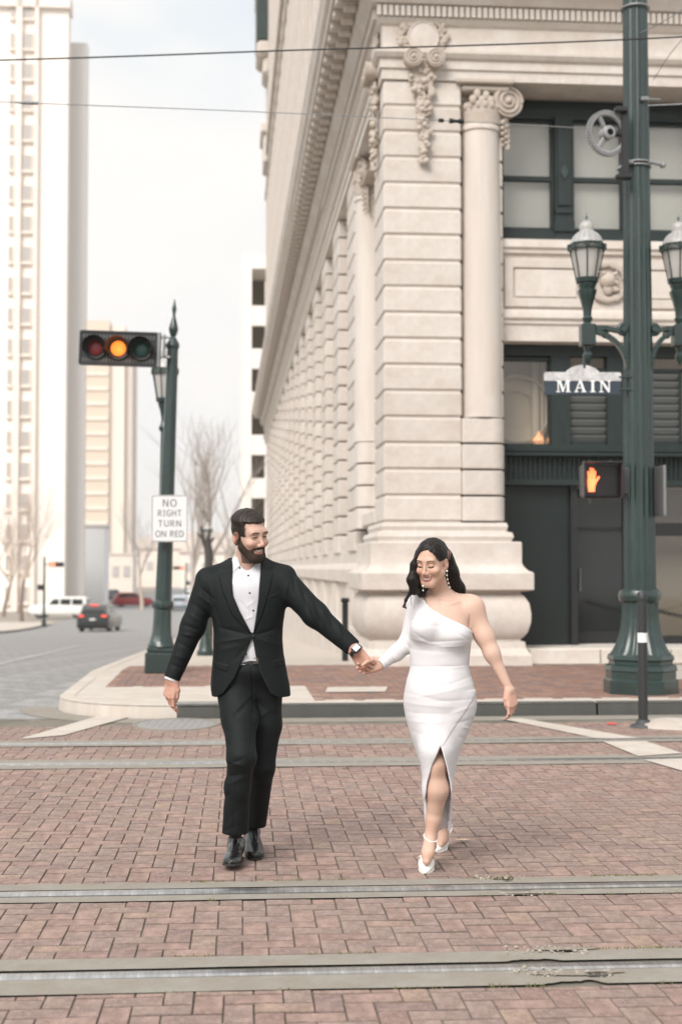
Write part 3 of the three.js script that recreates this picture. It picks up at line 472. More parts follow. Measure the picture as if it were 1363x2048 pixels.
  for (const [cx, w] of [[3.2, 0.86], [4.22, 0.86], [5.3, 0.86]]) {
    const lo = put('louvre', join([box(w + 0.1, 0.06, 0.1, cx, 4.5, ZS), box(w + 0.1, 0.06, 0.1, cx, 3.38, ZS), box(0.05, 1.15, 0.1, cx - w / 2, 3.4, ZS), box(0.05, 1.15, 0.1, cx + w / 2, 3.4, ZS), box(w, 1.1, 0.02, cx, 3.4, ZS - 0.12)]), M.greenFlat, sf);
    for (let i = 0; i < 9; i++) { const s = put('slat', slatG, M.galvGreen ??= mat([0.15, 0.16, 0.155], 0.45), lo); s.scale.x = w; s.position.set(cx, 3.44 + i * 0.12, ZS - 0.02); }
  }
  const wp = mat([0.006, 0.012, 0.0115], 0.4, { map: again(blotch, 0.8) });
  put('wall_panel', box(1.16, 2.42, 0.05, X0 + 0.58, 0.34, ZS - 0.06), wp, sf);
  put('door_recess', join([box(0.1, 2.42, 0.5, 2.98, 0.34, ZS - 0.2), box(XW, 2.5, 0.04, XM, 0.34, ZS - 2.2)]), M.black, sf);
  const door = put('door', join([box(0.08, 2.3, 0.06, 3.06, 0.36, ZS - 0.4), box(0.08, 2.3, 0.06, 3.9, 0.36, ZS - 0.4), box(0.9, 0.08, 0.06, 3.48, 2.6, ZS - 0.4), box(0.9, 0.16, 0.06, 3.48, 0.36, ZS - 0.4), box(0.9, 0.06, 0.06, 3.48, 2.08, ZS - 0.4)]), M.black, sf);
  put('pane', box(0.78, 2.2, 0.012, 3.48, 0.45, ZS - 0.4), M.darkGlass, door); put('handle', rod(V(3.16, 1.15, ZS - 0.33), V(3.16, 1.5, ZS - 0.33), 0.012), M.steel, door);
  const shop = put('shop_window', join([box(0.08, 2.4, 0.08, 3.95, 0.36, ZS - 0.2), box(3, 0.12, 0.08, 5.4, 0.34, ZS - 0.2), box(3, 0.2, 0.08, 5.4, 2.0, ZS - 0.2), box(0.08, 2.4, 0.08, 5.6, 0.36, ZS - 0.2)]), M.black, sf);
  put('pane', box(1.6, 2.3, 0.012, 4.78, 0.45, ZS - 0.2), M.glass, shop); put('shade', box(1.7, 2.3, 0.04, 4.85, 0.45, ZS - 0.6), mat([0.13, 0.11, 0.08], 0.9), shop);
  // chain along the shopfront
  const ch = thing('chain', 'dark sagging chain hung low across the shopfront beside the big green pole', 'chain');
  for (const y of [0.95]) { const l = []; for (let i = 0; i < 44; i++) { const t = i / 43, x = 3.7 + t * 1.7, yy = y - 0.16 * Math.sin(Math.PI * t), g = torus(0.026, 0.007, 12, 5).scale(1.35, 1, 1); g.rotateX(i % 2 ? Math.PI / 2 : 0).rotateZ(-0.2 * Math.cos(Math.PI * t)); l.push(g.translate(x, yy, 0.5)); } put('links', join(l), M.black, ch); }
  ch.position.copy(bld.position); ch.rotation.y = ANG;
}
// downpipe standard beside the corner plinth
{
  const t = thing('gate_post', 'small black iron post in the gap beside the corner plinth of the stone building', 'post', UV(1.95, 23.2, 0)); t.position.y = paveTop(23.2);
  put('post', join([box(0.1, 0.95, 0.1, 0, 0, 0, 0.01), box(0.14, 0.08, 0.14, 0, 0.95, 0, 0.02)]), M.black, t); put('brace', join([box(0.4, 0.05, 0.05, 0.22, 0.3, 0), box(0.3, 0.28, 0.05, 0.25, 0, 0)]), M.black, t);
}

// ---------- buildings, trees and cars down the side street ----------
const atDrop = (px, d) => { const p = W(px, 1137, d), [, v] = uvOf(p); p.y = -drop(v); return p; };
{
  const cream = mat([0.86, 0.80, 0.74], 0.9), cream2 = mat([0.80, 0.72, 0.65], 0.9), pale = mat([0.62, 0.58, 0.545], 0.9), glassy = mat([0.5, 0.47, 0.45], 0.4), tan = mat([0.70, 0.58, 0.475], 0.9), tan2 = mat([0.78, 0.70, 0.62], 0.9), shade = mat([0.66, 0.585, 0.53], 0.9), bluish = mat([0.82, 0.82, 0.82], 0.7);
  // tall cream tower on the left
  const towerGlass = mat([0.44, 0.41, 0.385], 0.4); const D = 145, s = D / FOCAL, base = atDrop(60, D), T = thing('tower_block', 'tall cream tower with rows of small windows at the left edge, side wing greyed for shade', 'building', base, ANG);
  const X = (px) => (px - 60) * s, Y = (py) => EYE + (1137 - py) * s - base.y;
  put('wall', box(X(128) - X(-260), Y(-220), 2, (X(128) + X(-260)) / 2, 0, -1), cream, T);
  put('pilaster', box(X(38) - X(26), Y(-220), 0.6, X(31), 0, 0.2), cream2, T); put('pilaster', box(X(70) - X(62), Y(-220), 0.6, X(66), 0, 0.2), cream2, T);
  put('wing', box(X(160) - X(100), Y(45) , 1.5, (X(160) + X(100)) / 2, 0, -4), mat([0.70, 0.675, 0.65], 0.9), T);  // grey wing colour carries the shade of the tower right side
  put('cornice', box(X(131) - X(-260), 1.4, 3, (X(130) + X(-258)) / 2, Y(1), -1), cream2, T);
  const wF = box(0.95, 1.75, 0.3, 0, 0, 0), pn = box(0.75, 1.5, 0.1, 0, 0.12, 0.12), sill = box(1.2, 0.2, 0.5, 0, -0.2, 0.1);
  for (let i = 0; i < 22; i++) for (const px of [49, 16]) { const w = put('window', wF, cream2, T); w.position.set(X(px), Y(86 + i * 62.2 - 124), 0.02); if (px < 20) w.scale.x = 0.45; put('pane', pn, towerGlass, w); put('sill', sill, cream2, w); }
  // low block and shop in front of it
  const lo = thing('low_block', 'pale low building behind the bare street trees at the far left', 'building', atDrop(40, 165), ANG);
  put('wall', box(26, 8, 4, -7.2, 0, -2), cream, lo); for (let i = 0; i < 7; i++) put('window', box(2.0, 3, 0.3, -18 + i * 3.6, 1.2, 0.05), towerGlass, lo); put('roof', box(26.6, 0.5, 4.6, -7.2, 8, -2), cream2, lo);
  const kio = thing('pale_block', 'pale blue white windowless block at the foot of the tan tower', 'building', atDrop(160, 175), ANG);
  put('wall', box(6, 9.5, 7, 0, 0, -3), bluish, kio); put('roof', box(6.3, 0.3, 7.3, 0, 9.5, -3), pale, kio);
  // tan tower
  const D2 = 240, s2 = D2 / FOCAL, b2 = atDrop(205, D2), T2 = thing('tan_tower', 'distant tan banded tower behind the horizontal traffic light', 'building', b2, ANG);
  const X2 = (px) => (px - 205) * s2, Y2 = (py) => EYE + (1137 - py) * s2 - b2.y;
  put('wall', box(X2(216) - X2(165), Y2(638), 14, (X2(216) + X2(165)) / 2, 0, -7), tan, T2);
  put('stair_strip', box(X2(246) - X2(214), Y2(646), 13, X2(230), 0, -7.2), tan2, T2); put('side_wall', box(X2(262) - X2(244), Y2(668), 13, X2(252), 0, -8), shade, T2);
  for (let i = 0; i < 15; i++) { put('window_band', box(X2(214) - X2(167), 0.55, 0.3, (X2(214) + X2(167)) / 2, Y2(690 + i * 30), 0.05), tan2, T2); }
  put('canopy', box(2.4, 0.6, 1, X2(196), Y2(1110), 0.4), M.black, T2);
  const fb = thing('brick_block', 'low tan block at the foot of the tan tower, beside the side street', 'building', atDrop(245, 210), ANG);
  put('wall', box(5, 6.4, 10, -1, 0, -5), tan2, fb); put('roof', box(5.3, 0.3, 10.3, -1, 6.4, -5), shade, fb); for (let i = 0; i < 3; i++) put('window', box(0.9, 1.6, 0.2, -2.6 + i * 1.6, 3.2, 0.02), glassy, fb);
  // parking garage beyond the stone building
  const D3 = 108, s3 = D3 / FOCAL, b3 = atDrop(508, D3), T3 = thing('parking_garage', 'white parking garage with open dark floors seen past the stone building', 'building', b3, ANG);
  const X3 = (px) => (px - 508) * s3, Y3 = (py) => EYE + (1137 - py) * s3 - b3.y, wg = mat([0.84, 0.79, 0.73], 0.9);
  put('column', box(X3(502) - X3(483), Y3(530), 16, X3(492.5), 0, -8), wg, T3); put('parapet', box(X3(640) - X3(484), 0.9, 16, (X3(640) + X3(484)) / 2, Y3(532), -8.1), wg, T3); put('roof_rail', box(X3(640) - X3(484), 0.15, 0.2, (X3(640) + X3(484)) / 2, Y3(508), -0.2), wg, T3);
  for (let i = 0; i < 7; i++) { put('floor_band', box(X3(640) - X3(500), 40 * s3, 0.5, (X3(640) + X3(500)) / 2, Y3(648 + i * 87), -0.3), wg, T3); put('post', box(4 * s3, 50 * s3, 0.6, X3(531), Y3(608 + i * 87), -0.5), wg, T3); }
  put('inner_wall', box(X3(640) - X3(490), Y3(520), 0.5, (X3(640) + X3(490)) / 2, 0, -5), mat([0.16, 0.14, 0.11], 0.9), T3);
  put('column', box(0.9, Y3(530), 0.7, X3(580), 0, -0.4), wg, T3);
  // houses at the end of the street
  for (const [px, d, w, h, c, n] of [[300, 330, 22, 9, tan2, 'distant pale house between the tan tower and the left pole'], [385, 360, 26, 11, shade, 'distant tan house behind the bare trees right of the left pole'], [440, 320, 18, 8, cream2, 'distant cream house nearest the parking garage'], [150, 300, 16, 10, cream, 'distant cream house behind the white boxy car']]) {
    const o = thing('distant_house', n, 'house', atDrop(px, d), ANG, 'houses at the end of the side street'); put('wall', box(w, h, 10, 0, 0, -5), c, o); put('roof', plate([[-w / 2 - 0.5, 0], [w / 2 + 0.5, 0], [w / 2 - 3, 2.6], [-w / 2 + 3, 2.6]], 11).translate(0, h, -10.5), shade, o);
    for (let i = 0; i < 5; i++) put('window', box(1.5, 2, 0.2, -w / 2 + 2.2 + i * (w - 4.4) / 4, h * 0.45, 0.02), glassy, o);
  }
}
// bare winter trees
function bareTree(seed, h, spread, levels = 5) {
  const r = rng(seed), trunk = [], crown = [];
  const grow = (p, dir, len, rad, lv) => {
    let a = p, d = dir.clone(), rr = rad; const seg = 3;
    for (let k = 0; k < seg; k++) { d.add(V((r() - 0.5) * 0.3, 0.06, (r() - 0.5) * 0.3)).normalize(); const b = a.clone().addScaledVector(d, len / seg); (lv === 0 ? trunk : crown).push(rod(a, b, rr, rr * 0.86, lv < 2 ? 7 : 4)); a = b; rr *= 0.86;
      if (lv > 0 && lv < levels && r() < 0.42) grow(a, d.clone().add(V((r() - 0.5) * spread, r() * 0.3, (r() - 0.5) * spread)).normalize(), len * 0.62, rr * 0.55, lv + 1); }
    if (lv < levels) for (let k = 0, n = lv === 0 ? 5 : 2 + (r() < 0.5 ? 1 : 0); k < n; k++) grow(a, d.clone().add(V((r() - 0.5) * spread * 1.6, 0.1 + r() * 0.3, (r() - 0.5) * spread * 1.6)).normalize(), len * (0.66 + 0.2 * r()), rr * 0.7, lv + 1);
  };
  grow(V(0, 0, 0), V(0, 1, 0), h * 0.28, h * 0.017, 0);
  return [join(trunk), join(crown)];
}
{
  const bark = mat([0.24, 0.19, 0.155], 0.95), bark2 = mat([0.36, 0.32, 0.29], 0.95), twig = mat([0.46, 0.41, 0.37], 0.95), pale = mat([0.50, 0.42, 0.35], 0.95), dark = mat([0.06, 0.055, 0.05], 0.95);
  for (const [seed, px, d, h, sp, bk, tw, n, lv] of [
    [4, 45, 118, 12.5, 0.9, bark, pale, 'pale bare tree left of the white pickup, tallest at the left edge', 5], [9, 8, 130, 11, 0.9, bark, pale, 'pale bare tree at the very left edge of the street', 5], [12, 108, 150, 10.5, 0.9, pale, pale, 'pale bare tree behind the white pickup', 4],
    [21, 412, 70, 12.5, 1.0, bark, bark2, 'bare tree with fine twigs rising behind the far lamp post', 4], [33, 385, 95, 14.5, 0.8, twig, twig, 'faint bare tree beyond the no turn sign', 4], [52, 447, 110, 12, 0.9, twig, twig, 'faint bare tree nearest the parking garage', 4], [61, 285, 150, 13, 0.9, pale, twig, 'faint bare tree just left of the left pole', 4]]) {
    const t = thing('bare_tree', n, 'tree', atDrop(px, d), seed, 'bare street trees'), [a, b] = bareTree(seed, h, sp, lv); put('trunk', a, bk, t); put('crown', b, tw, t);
  }
  const t = thing('bare_tree', 'small dark pruned tree with stubby limbs behind the man', 'tree', atDrop(416, 38), 0.3, 'bare street trees'), l = [];
  put('trunk', join([rod(V(0, 0, 0), V(0.02, 2.5, 0), 0.14, 0.115), rod(V(0.02, 2.5, 0), V(-0.02, 2.95, 0), 0.115, 0.08)]), dark, t);
  put('limbs', join([rod(V(0, 2.6, 0), V(-0.14, 2.95, 0), 0.07, 0.05), rod(V(-0.14, 2.95, 0), V(-0.2, 3.3, 0.05), 0.05, 0.025), rod(V(-0.14, 2.95, 0), V(-0.3, 3.12, 0), 0.04, 0.02), rod(V(0, 2.8, 0), V(0.14, 3.0, 0.1), 0.05, 0.03), rod(V(-0.02, 2.9, 0), V(0.03, 3.2, 0), 0.05, 0.02)]), dark, t);
  const hz = thing('tree_line', 'far off bare woods closing the end of the side street', 'trees', atDrop(300, 420), 0), hl = [], r = rng(3);
  for (let i = 0; i < 2600; i++) { const x = (r() - 0.5) * 90, z = (r() - 0.5) * 14, h = 4 + 5 * fbm(x * 0.12, 1, 2, 3); const a = V(x, r() * h * 0.7, z); hl.push(rod(a, a.clone().add(V((r() - 0.5) * 1.6, 1 + r() * 1.6, (r() - 0.5))), 0.09, 0.03, 4)); }
  put('trees', join(hl), twig, hz).userData.kind = 'stuff'; hz.userData.kind = 'stuff';
}
// cars
function car(name, label, pos, turn, paint, profile, L, Wd, o = {}) {
  const t = thing(name, label, o.cat ?? 'car', pos, turn, o.group ?? 'cars on the side street'), P = phys(paint, 0.3, { clearcoat: 0.6, clearcoatRoughness: 0.1 });
  const body = toCreasedNormals(plate(profile.body, Wd - 0.12, 0.06).translate(0, 0, -Wd / 2 + 0.06), 0.7); put('body', body, P, t);
  const cab = plate(profile.cab, Wd - 0.34, 0.04).translate(0, 0, -Wd / 2 + 0.17), p = cab.attributes.position; const y0 = Math.min(...profile.cab.map((q) => q[1])), y1 = Math.max(...profile.cab.map((q) => q[1]));
  for (let i = 0; i < p.count; i++) p.setZ(i, p.getZ(i) * (1 - 0.14 * sst(y0, y1, p.getY(i)))); cab.computeVertexNormals(); put('cabin', cab, P, t);
  for (const w of profile.win) for (const s of [-1, 1]) { const g = plate(w, 0.02).translate(0, 0, s * (Wd / 2 - 0.12) - 0.01), q = g.attributes.position; for (let i = 0; i < q.count; i++) q.setZ(i, q.getZ(i) * (1 - 0.12 * sst(y0, y1, q.getY(i)))); g.computeVertexNormals(); put('side_window', g, M.darkGlass, t); }
  for (const [a, b] of profile.ends) { const g = new THREE.BufferGeometry(), w0 = Wd / 2 - 0.24, w1 = Wd / 2 - 0.34; g.setAttribute('position', new THREE.Float32BufferAttribute([a[0], a[1], -w0, a[0], a[1], w0, b[0], b[1], w1, b[0], b[1], -w1], 3)); g.setIndex([0, 1, 2, 0, 2, 3]); put('windscreen', g, phys([0.015, 0.018, 0.018], 0.06, { side: THREE.DoubleSide }), t); }
  const R = o.r ?? 0.33; for (const x of profile.wheels) for (const s of [-1, 1]) { const w = put('wheel', join([lathe([[R * 0.55, -0.1], [R * 0.93, -0.11], [R, -0.07], [R, 0.07], [R * 0.93, 0.11], [R * 0.55, 0.1]], 24)]).rotateX(Math.PI / 2), M.rubber, t); w.position.set(x, R, s * (Wd / 2 - 0.12)); put('rim', join([cyl(R * 0.56, R * 0.56, 0.16, 0, -0.08, 0, 18).rotateX(Math.PI / 2)]), M.galv, w); }
  const red = mat([0.5, 0.02, 0.02], 0.3, o.lit ? { emissive: rgb(1, 0.09, 0.05), emissiveIntensity: 1.1 } : {});
  for (const s of [-1, 1]) put('tail_light', box(0.06, 0.15, 0.3, profile.tail[0], profile.tail[1], s * (Wd / 2 - 0.25), 0.02), red, t), put('headlight', box(0.06, 0.14, 0.34, profile.head[0], profile.head[1], s * (Wd / 2 - 0.27), 0.02), mat([0.7, 0.7, 0.7], 0.2), t);
  put('bumper', join([box(0.14, 0.2, Wd - 0.06, profile.tail[0] + 0.0, 0.34, 0, 0.04), box(0.14, 0.2, Wd - 0.06, profile.head[0], 0.34, 0, 0.04)]), M.black, t);
  put('number_plate', box(0.02, 0.13, 0.34, profile.tail[0] - 0.045, 0.68, 0), M.white, t);
  if (o.lit) put('brake_light', box(0.05, 0.05, 0.5, profile.high[0], profile.high[1], 0), red, t);
  return t;
}
{
  const suv = { body: [[-2.2, 0.3], [-2.25, 0.6], [-2.2, 0.98], [-1.2, 1.04], [0.9, 1.02], [1.9, 0.9], [2.2, 0.72], [2.25, 0.35], [1.8, 0.26], [-1.8, 0.26]], cab: [[-2.1, 0.98], [-1.72, 1.52], [-1.2, 1.6], [0.1, 1.58], [1.05, 1.0]], win: [[[-1.7, 1.06], [-1.5, 1.46], [-0.55, 1.5], [-0.5, 1.06]], [[-0.42, 1.06], [-0.46, 1.5], [0.1, 1.48], [0.75, 1.06]]], ends: [[[-2.12, 1.02], [-1.78, 1.49]], [[1.04, 1.03], [0.2, 1.56]]], wheels: [-1.35, 1.38], tail: [-2.24, 0.86], head: [2.16, 0.7], high: [-1.82, 1.54] };
  const pick = { body: [[-2.6, 0.5], [-2.65, 0.95], [-2.6, 1.1], [1.2, 1.1], [2.4, 1.05], [2.6, 0.9], [2.62, 0.5], [2.1, 0.42], [-2.1, 0.42]], cab: [[-2.4, 1.05], [-2.35, 1.75], [-2.0, 1.85], [0.6, 1.85], [1.2, 1.08]], win: [[[-2.15, 1.2], [-2.1, 1.68], [-1.2, 1.7], [-1.2, 1.2]], [[-1.05, 1.2], [-1.05, 1.7], [-0.15, 1.7], [-0.15, 1.2]], [[0, 1.2], [0, 1.7], [0.5, 1.68], [0.9, 1.2]]], ends: [[[-2.46, 1.15], [-2.4, 1.7]], [[1.18, 1.12], [0.68, 1.8]]], wheels: [-1.65, 1.7], tail: [-2.64, 0.85], head: [2.6, 0.85], high: [-2.3, 1.8] };
  const away = Math.PI / 2 + ANG;
  const place = (px, py) => { const p = ground(px, py); const [, v] = uvOf(p); p.y = -drop(v); return p; };
  car('grey_car', 'dark grey hatchback with lit brake lights on the side street', place(200, 1262), away - 0.1, [0.02, 0.022, 0.024], suv, 4.4, 1.82, { lit: true }).scale.setScalar(1.12);
  car('white_pickup', 'white boxy off-road car standing side on across the junction', place(122, 1236), Math.PI + ANG - 0.12, [0.82, 0.81, 0.78], pick, 5.2, 2.0, { r: 0.42 });
  car('red_car', 'small dark red car parked farther down the street', atDrop(266, 165), ANG + 0.2, [0.30, 0.02, 0.02], suv, 4.4, 1.8);
  car('dark_car', 'dark car between the red car and the grey hatchback', atDrop(226, 190), away - 0.4, [0.06, 0.07, 0.08], suv, 4.4, 1.8);
  car('silver_car', 'pale blue grey car right of the left pole', atDrop(360, 150), away, [0.35, 0.40, 0.44], suv, 4.4, 1.8);
  car('white_van', 'white car behind the pale blue grey one', atDrop(382, 185), away + Math.PI, [0.8, 0.8, 0.8], suv, 4.4, 1.85);
  car('blue_car', 'dark blue car behind the bare trees at the far left', atDrop(10, 150), ANG, [0.05, 0.07, 0.11], suv, 4.4, 1.8);
  // far traffic signals
  const sig = (px, d, py, on, label, side) => { const b = atDrop(px, d), t = thing('far_signal', label, 'traffic light', b, ANG, 'far traffic signals'), h = EYE + (1137 - py) * d / FOCAL - b.y; put('pole', join([cyl(0.11, 0.07, h + 0.6), cyl(0.2, 0.16, 0.5)]), M.green, t); put('arm', rod(V(0, h, 0), V(side * 1.1, h, 0), 0.04), M.green, t);
    put('housing', box(1.05, 0.36, 0.22, side * 0.9, h - 0.18, 0.05, 0.03), M.black, t); put('lamp', new THREE.CylinderGeometry(0.2, 0.2, 0.05, 20).rotateX(Math.PI / 2).translate(side * (on), h, 0.19), mat([0.8, 0.1, 0.05], 0.4, { emissive: rgb(1, 0.13, 0.07), emissiveIntensity: 1.6 }), t); put('walk_signal', box(0.45, 0.42, 0.2, -side * 0.25, h - 1.9, 0.1, 0.03), M.black, t); return t; };
  sig(89, 105, 1129, 0.6, 'far signal pole with a red light, in front of the white boxy car', 1);
  sig(372, 160, 1136, 0.4, 'small far signal with a red light right of the left pole', -1);
}

// ---------- poles, lamps, signals, signs, wires ----------
const font = await new FontLoader().loadAsync('fonts/droid/droid_sans_regular.typeface.json');
const fontB = await new FontLoader().loadAsync('fonts/droid/droid_serif_bold.typeface.json');
function word(s, f, size, depth, spread = 0) {                       // raised lettering, centred; spread adds room between letters
  const l = []; let x = 0;
  for (const ch of s) { if (ch === ' ') { x += size * 0.45 + spread; continue; } const g = new TextGeometry(ch, { font: f, size, depth, curveSegments: 5 }); g.computeBoundingBox(); const b = g.boundingBox; g.translate(x - b.min.x, 0, 0); x += b.max.x - b.min.x + size * 0.16 + spread; l.push(g); }
  return join(l).translate(-(x - size * 0.16 - spread) / 2, 0, 0);
}
// lantern: green cage, frosted panes, ribbed cap
const lanternGlass = lathe([[0.085, 0], [0.10, 0.06], [0.135, 0.26], [0.155, 0.36], [0.15, 0.40], [0.158, 0.42], [0.148, 0.455], [0.128, 0.495], [0.10, 0.53], [0.076, 0.55], [0.064, 0.565], [0.07, 0.60], [0.066, 0.63], [0.045, 0.66], [0.015, 0.675], [0, 0.677]], 24);
const lanternCage = (() => { const l = [torus(0.165, 0.012, 24, 6).rotateX(Math.PI / 2).translate(0, 0.345, 0), torus(0.16, 0.009, 24, 6).rotateX(Math.PI / 2).translate(0, 0.405, 0), cyl(0.105, 0.115, 0.05, 0, -0.02, 0)];
  for (let i = 0; i < 8; i++) { const a = i / 8 * 6.2832 + 0.2, c = Math.cos(a), s = Math.sin(a); l.push(tube([V(c * 0.1, 0, s * 0.1), V(c * 0.118, 0.1, s * 0.118), V(c * 0.143, 0.24, s * 0.143), V(c * 0.166, 0.36, s * 0.166)], 0.007, 8, 5), box(0.03, 0.075, 0.03, c * 0.172, 0.34, s * 0.172, 0.006)); }
  for (let i = 0; i < 24; i++) { const a = i / 24 * 6.2832; l.push(torus(0.016, 0.005, 10, 4).rotateY(-a + Math.PI / 2).translate(Math.cos(a) * 0.165, 0.375, Math.sin(a) * 0.165)); } return join(l); })();
const finial = lathe([[0, 0.665], [0.014, 0.67], [0.008, 0.70], [0.016, 0.715], [0.003, 0.76]], 10);
const ribs = (() => { const l = []; for (let i = 0; i < 16; i++) { const a = i / 16 * 6.2832, c = Math.cos(a), s = Math.sin(a); l.push(tube([V(c * 0.157, 0.42, s * 0.157), V(c * 0.147, 0.455, s * 0.147), V(c * 0.127, 0.495, s * 0.127), V(c * 0.099, 0.53, s * 0.099), V(c * 0.075, 0.55, s * 0.075)], 0.004, 10, 4)); } return join(l); })();
const lantern = (parent, x, y, z, s = 1) => { const g = put('lamp_globe', lanternGlass, M.globe, parent); g.position.set(x, y, z); g.scale.setScalar(s); put('cage', lanternCage, M.green, g); put('ribs', ribs, M.white, g); return g; };
const stemProf = [[0.03, -0.66], [0.02, -0.655], [0.05, -0.60], [0.055, -0.56], [0.03, -0.52], [0.045, -0.48], [0.045, -0.47], [0.075, -0.45], [0.075, -0.24], [0.05, -0.22], [0.04, -0.20], [0.055, -0.17], [0.06, -0.15], [0.045, -0.13], [0.05, -0.06], [0.075, 0.04], [0.105, 0.13], [0.11, 0.16], [0.085, 0.175], [0.10, 0.21], [0.105, 0.24], [0.08, 0.245]];
// the big green pole on the right
const poleAt = W(1278, 1137, 15.75); poleAt.y = paveTop(15);
const pole = thing('tram_pole', 'tall dark green fluted pole with two lamps and the street name sign, right', 'pole', poleAt, 0.05);
{
  put('base', join([toCreasedNormals(lathe([[0.41, 0], [0.41, 0.15], [0.385, 0.17], [0.385, 0.25], [0.40, 0.26], [0.39, 0.31], [0.35, 0.33], [0.35, 0.36], [0.37, 0.38], [0.36, 0.42], [0.33, 0.44]], 8).rotateY(Math.PI / 8), 0.2), box(0.3, 0.1, 0.01, 0, 0.05, 0.375)]), M.green, pole);
  { const g = fluted(0.33, 0.2, 0.62, 18, 0.08, 16), p = g.attributes.position; for (let i = 0; i < p.count; i++) { const t = p.getY(i) / 0.62, k = mix(0.33, 0.2, t); const w = 0.2 + 0.135 * Math.pow(Math.max(0, 1 - t), 3.2); const q = w / k; p.setX(i, p.getX(i) * q); p.setZ(i, p.getZ(i) * q); } g.computeVertexNormals(); put('flared_foot', g.translate(0, 0.43, 0), M.green, pole); }
  put('collar', lathe([[0.19, 1.0], [0.225, 1.02], [0.235, 1.06], [0.235, 1.09], [0.22, 1.13], [0.18, 1.15]], 32), M.green, pole);
  put('shaft', fluted(0.178, 0.128, 8.0, 16, 0.085, 2).translate(0, 1.1, 0), M.green, pole);
  // bracket arms with lanterns
  for (const [s, r] of [[-1, 0.575], [1, 0.46]]) {
    const a = new THREE.Group(); a.name = 'bracket_arm'; a.position.set(s * r, 3.95, 0.04); pole.add(a);
    put('stem', join([lathe(stemProf, 8).rotateY(Math.PI / 8), box(0.16, 0.24, 0.16, 0, -0.46, 0, 0.01), ]).translate(0, 0.35, 0), M.green, a);
    const q = -s, k = r - 0.13;
    const strap = (pts, w) => join(pts.slice(1).map((p, i) => { const a0 = pts[i], dx = p[0] - a0[0], dy = p[1] - a0[1], L = Math.hypot(dx, dy); return box(L + 0.012, 0.05, 0.07, 0, -0.025, 0).rotateZ(Math.atan2(dy, dx)).translate((p[0] + a0[0]) / 2, (p[1] + a0[1]) / 2, 0); }));
    const arc = Array.from({ length: 12 }, (_, i) => { const t = i / 11 * Math.PI / 2; return [q * (k * Math.sin(t)), 0.06 - 0.42 * (1 - Math.cos(t))]; });
    put('arm', join([strap(arc), strap([[0, 0.09], [q * k * 0.45, 0.09], [q * k * 0.8, 0.06]]), torus(0.05, 0.028, 16, 6).translate(q * (k - 0.045), 0.08, 0), new THREE.CylinderGeometry(0.035, 0.035, 0.1, 12).rotateX(Math.PI / 2).translate(q * (k - 0.045), 0.08, 0), torus(0.035, 0.012, 12, 5).translate(q * k * 0.45, 0.02, 0)]), M.green, a);
    const g = put('lamp_globe', lanternGlass, M.globe, a); g.position.set(0, 0.6, 0); g.scale.set(1.15, 1.0, 1.15); g.position.y = 0.615;
    put('cage', lanternCage.clone().scale(1.15, 1, 1.15).translate(0, 0.615, 0), M.green, a); put('ribs', ribs.clone().scale(1.15, 1, 1.15).translate(0, 0.615, 0), M.galv, a); put('finial', finial.clone().translate(0, 0.615, 0), M.green, a);
  }
  // bands and clamps
  for (const y of [5.9, 5.86, 7.66]) put('band', torus(0.155, 0.012, 28, 6).rotateX(Math.PI / 2).translate(0, y, 0), M.galv, pole);
  put('clamp', join([box(0.1, 0.05, 0.08, -0.12, 5.85, 0.14, 0.01), rod(V(-0.13, 5.88, 0.15), V(-0.25, 5.8, 0.1), 0.02), rod(V(0.1, 5.88, 0.15), V(0.3, 5.86, 0.1), 0.022), ball(0.035, 0.27, 5.86, 0.1), box(0.09, 0.05, 0.06, 0.06, 6.56, 0.15, 0.01), rod(V(0.05, 6.58, 0.18), V(0.25, 6.6, 0.1), 0.01)]), M.galv, pole);
  // sign edge on, pedestrian signal bracket
  put('side_sign', join([box(0.03, 0.55, 0.45, 0.2, 1.95, 0.1, 0.005)]), M.galv, pole);
}
// toothed wheel of the wire tensioner, hung on the pole
{
  const c = W(1213, 267, 15.5), t = thing('gear_wheel', 'pale grey toothed wheel with three spokes bolted high on the green pole', 'gear wheel', c, 0.35); t.scale.setScalar(1.16); const m = mat([0.42, 0.42, 0.42], 0.5, { metalness: 0.3, map: again(speckle, 2) });
  const teeth = []; for (let i = 0; i < 44; i++) { const a = i / 44 * 6.2832; teeth.push(box(0.018, 0.022, 0.05, 0, 0, 0).rotateZ(a - Math.PI / 2).translate(Math.cos(a) * 0.197, Math.sin(a) * 0.197, 0)); }
  put('rim', join([torus(0.185, 0.022, 48, 10), ...teeth]), m, t); put('hub', join([lathe([[0.032, -0.05], [0.065, -0.05], [0.065, 0.05], [0.05, 0.06], [0.032, 0.06]], 24).rotateX(Math.PI / 2)]), m, t);
  for (let i = 0; i < 3; i++) put('spoke', box(0.045, 0.13, 0.03, 0, 0.055, 0, 0.008).rotateZ(i * 2.094 + 0.5), m, t);
  const b = new THREE.Group(); b.name = 'bracket'; t.add(b); b.rotation.y = -0.35;
  put('plate', join([box(0.07, 0.62, 0.05, 0.17, -0.4, -0.02, 0.01), box(0.12, 0.05, 0.1, 0.13, 0.2, 0.0, 0.01), box(0.16, 0.04, 0.1, 0.15, -0.44, 0.0, 0.01), rod(V(0, 0, 0), V(0.2, 0, -0.03), 0.025)]), M.black, b);
}
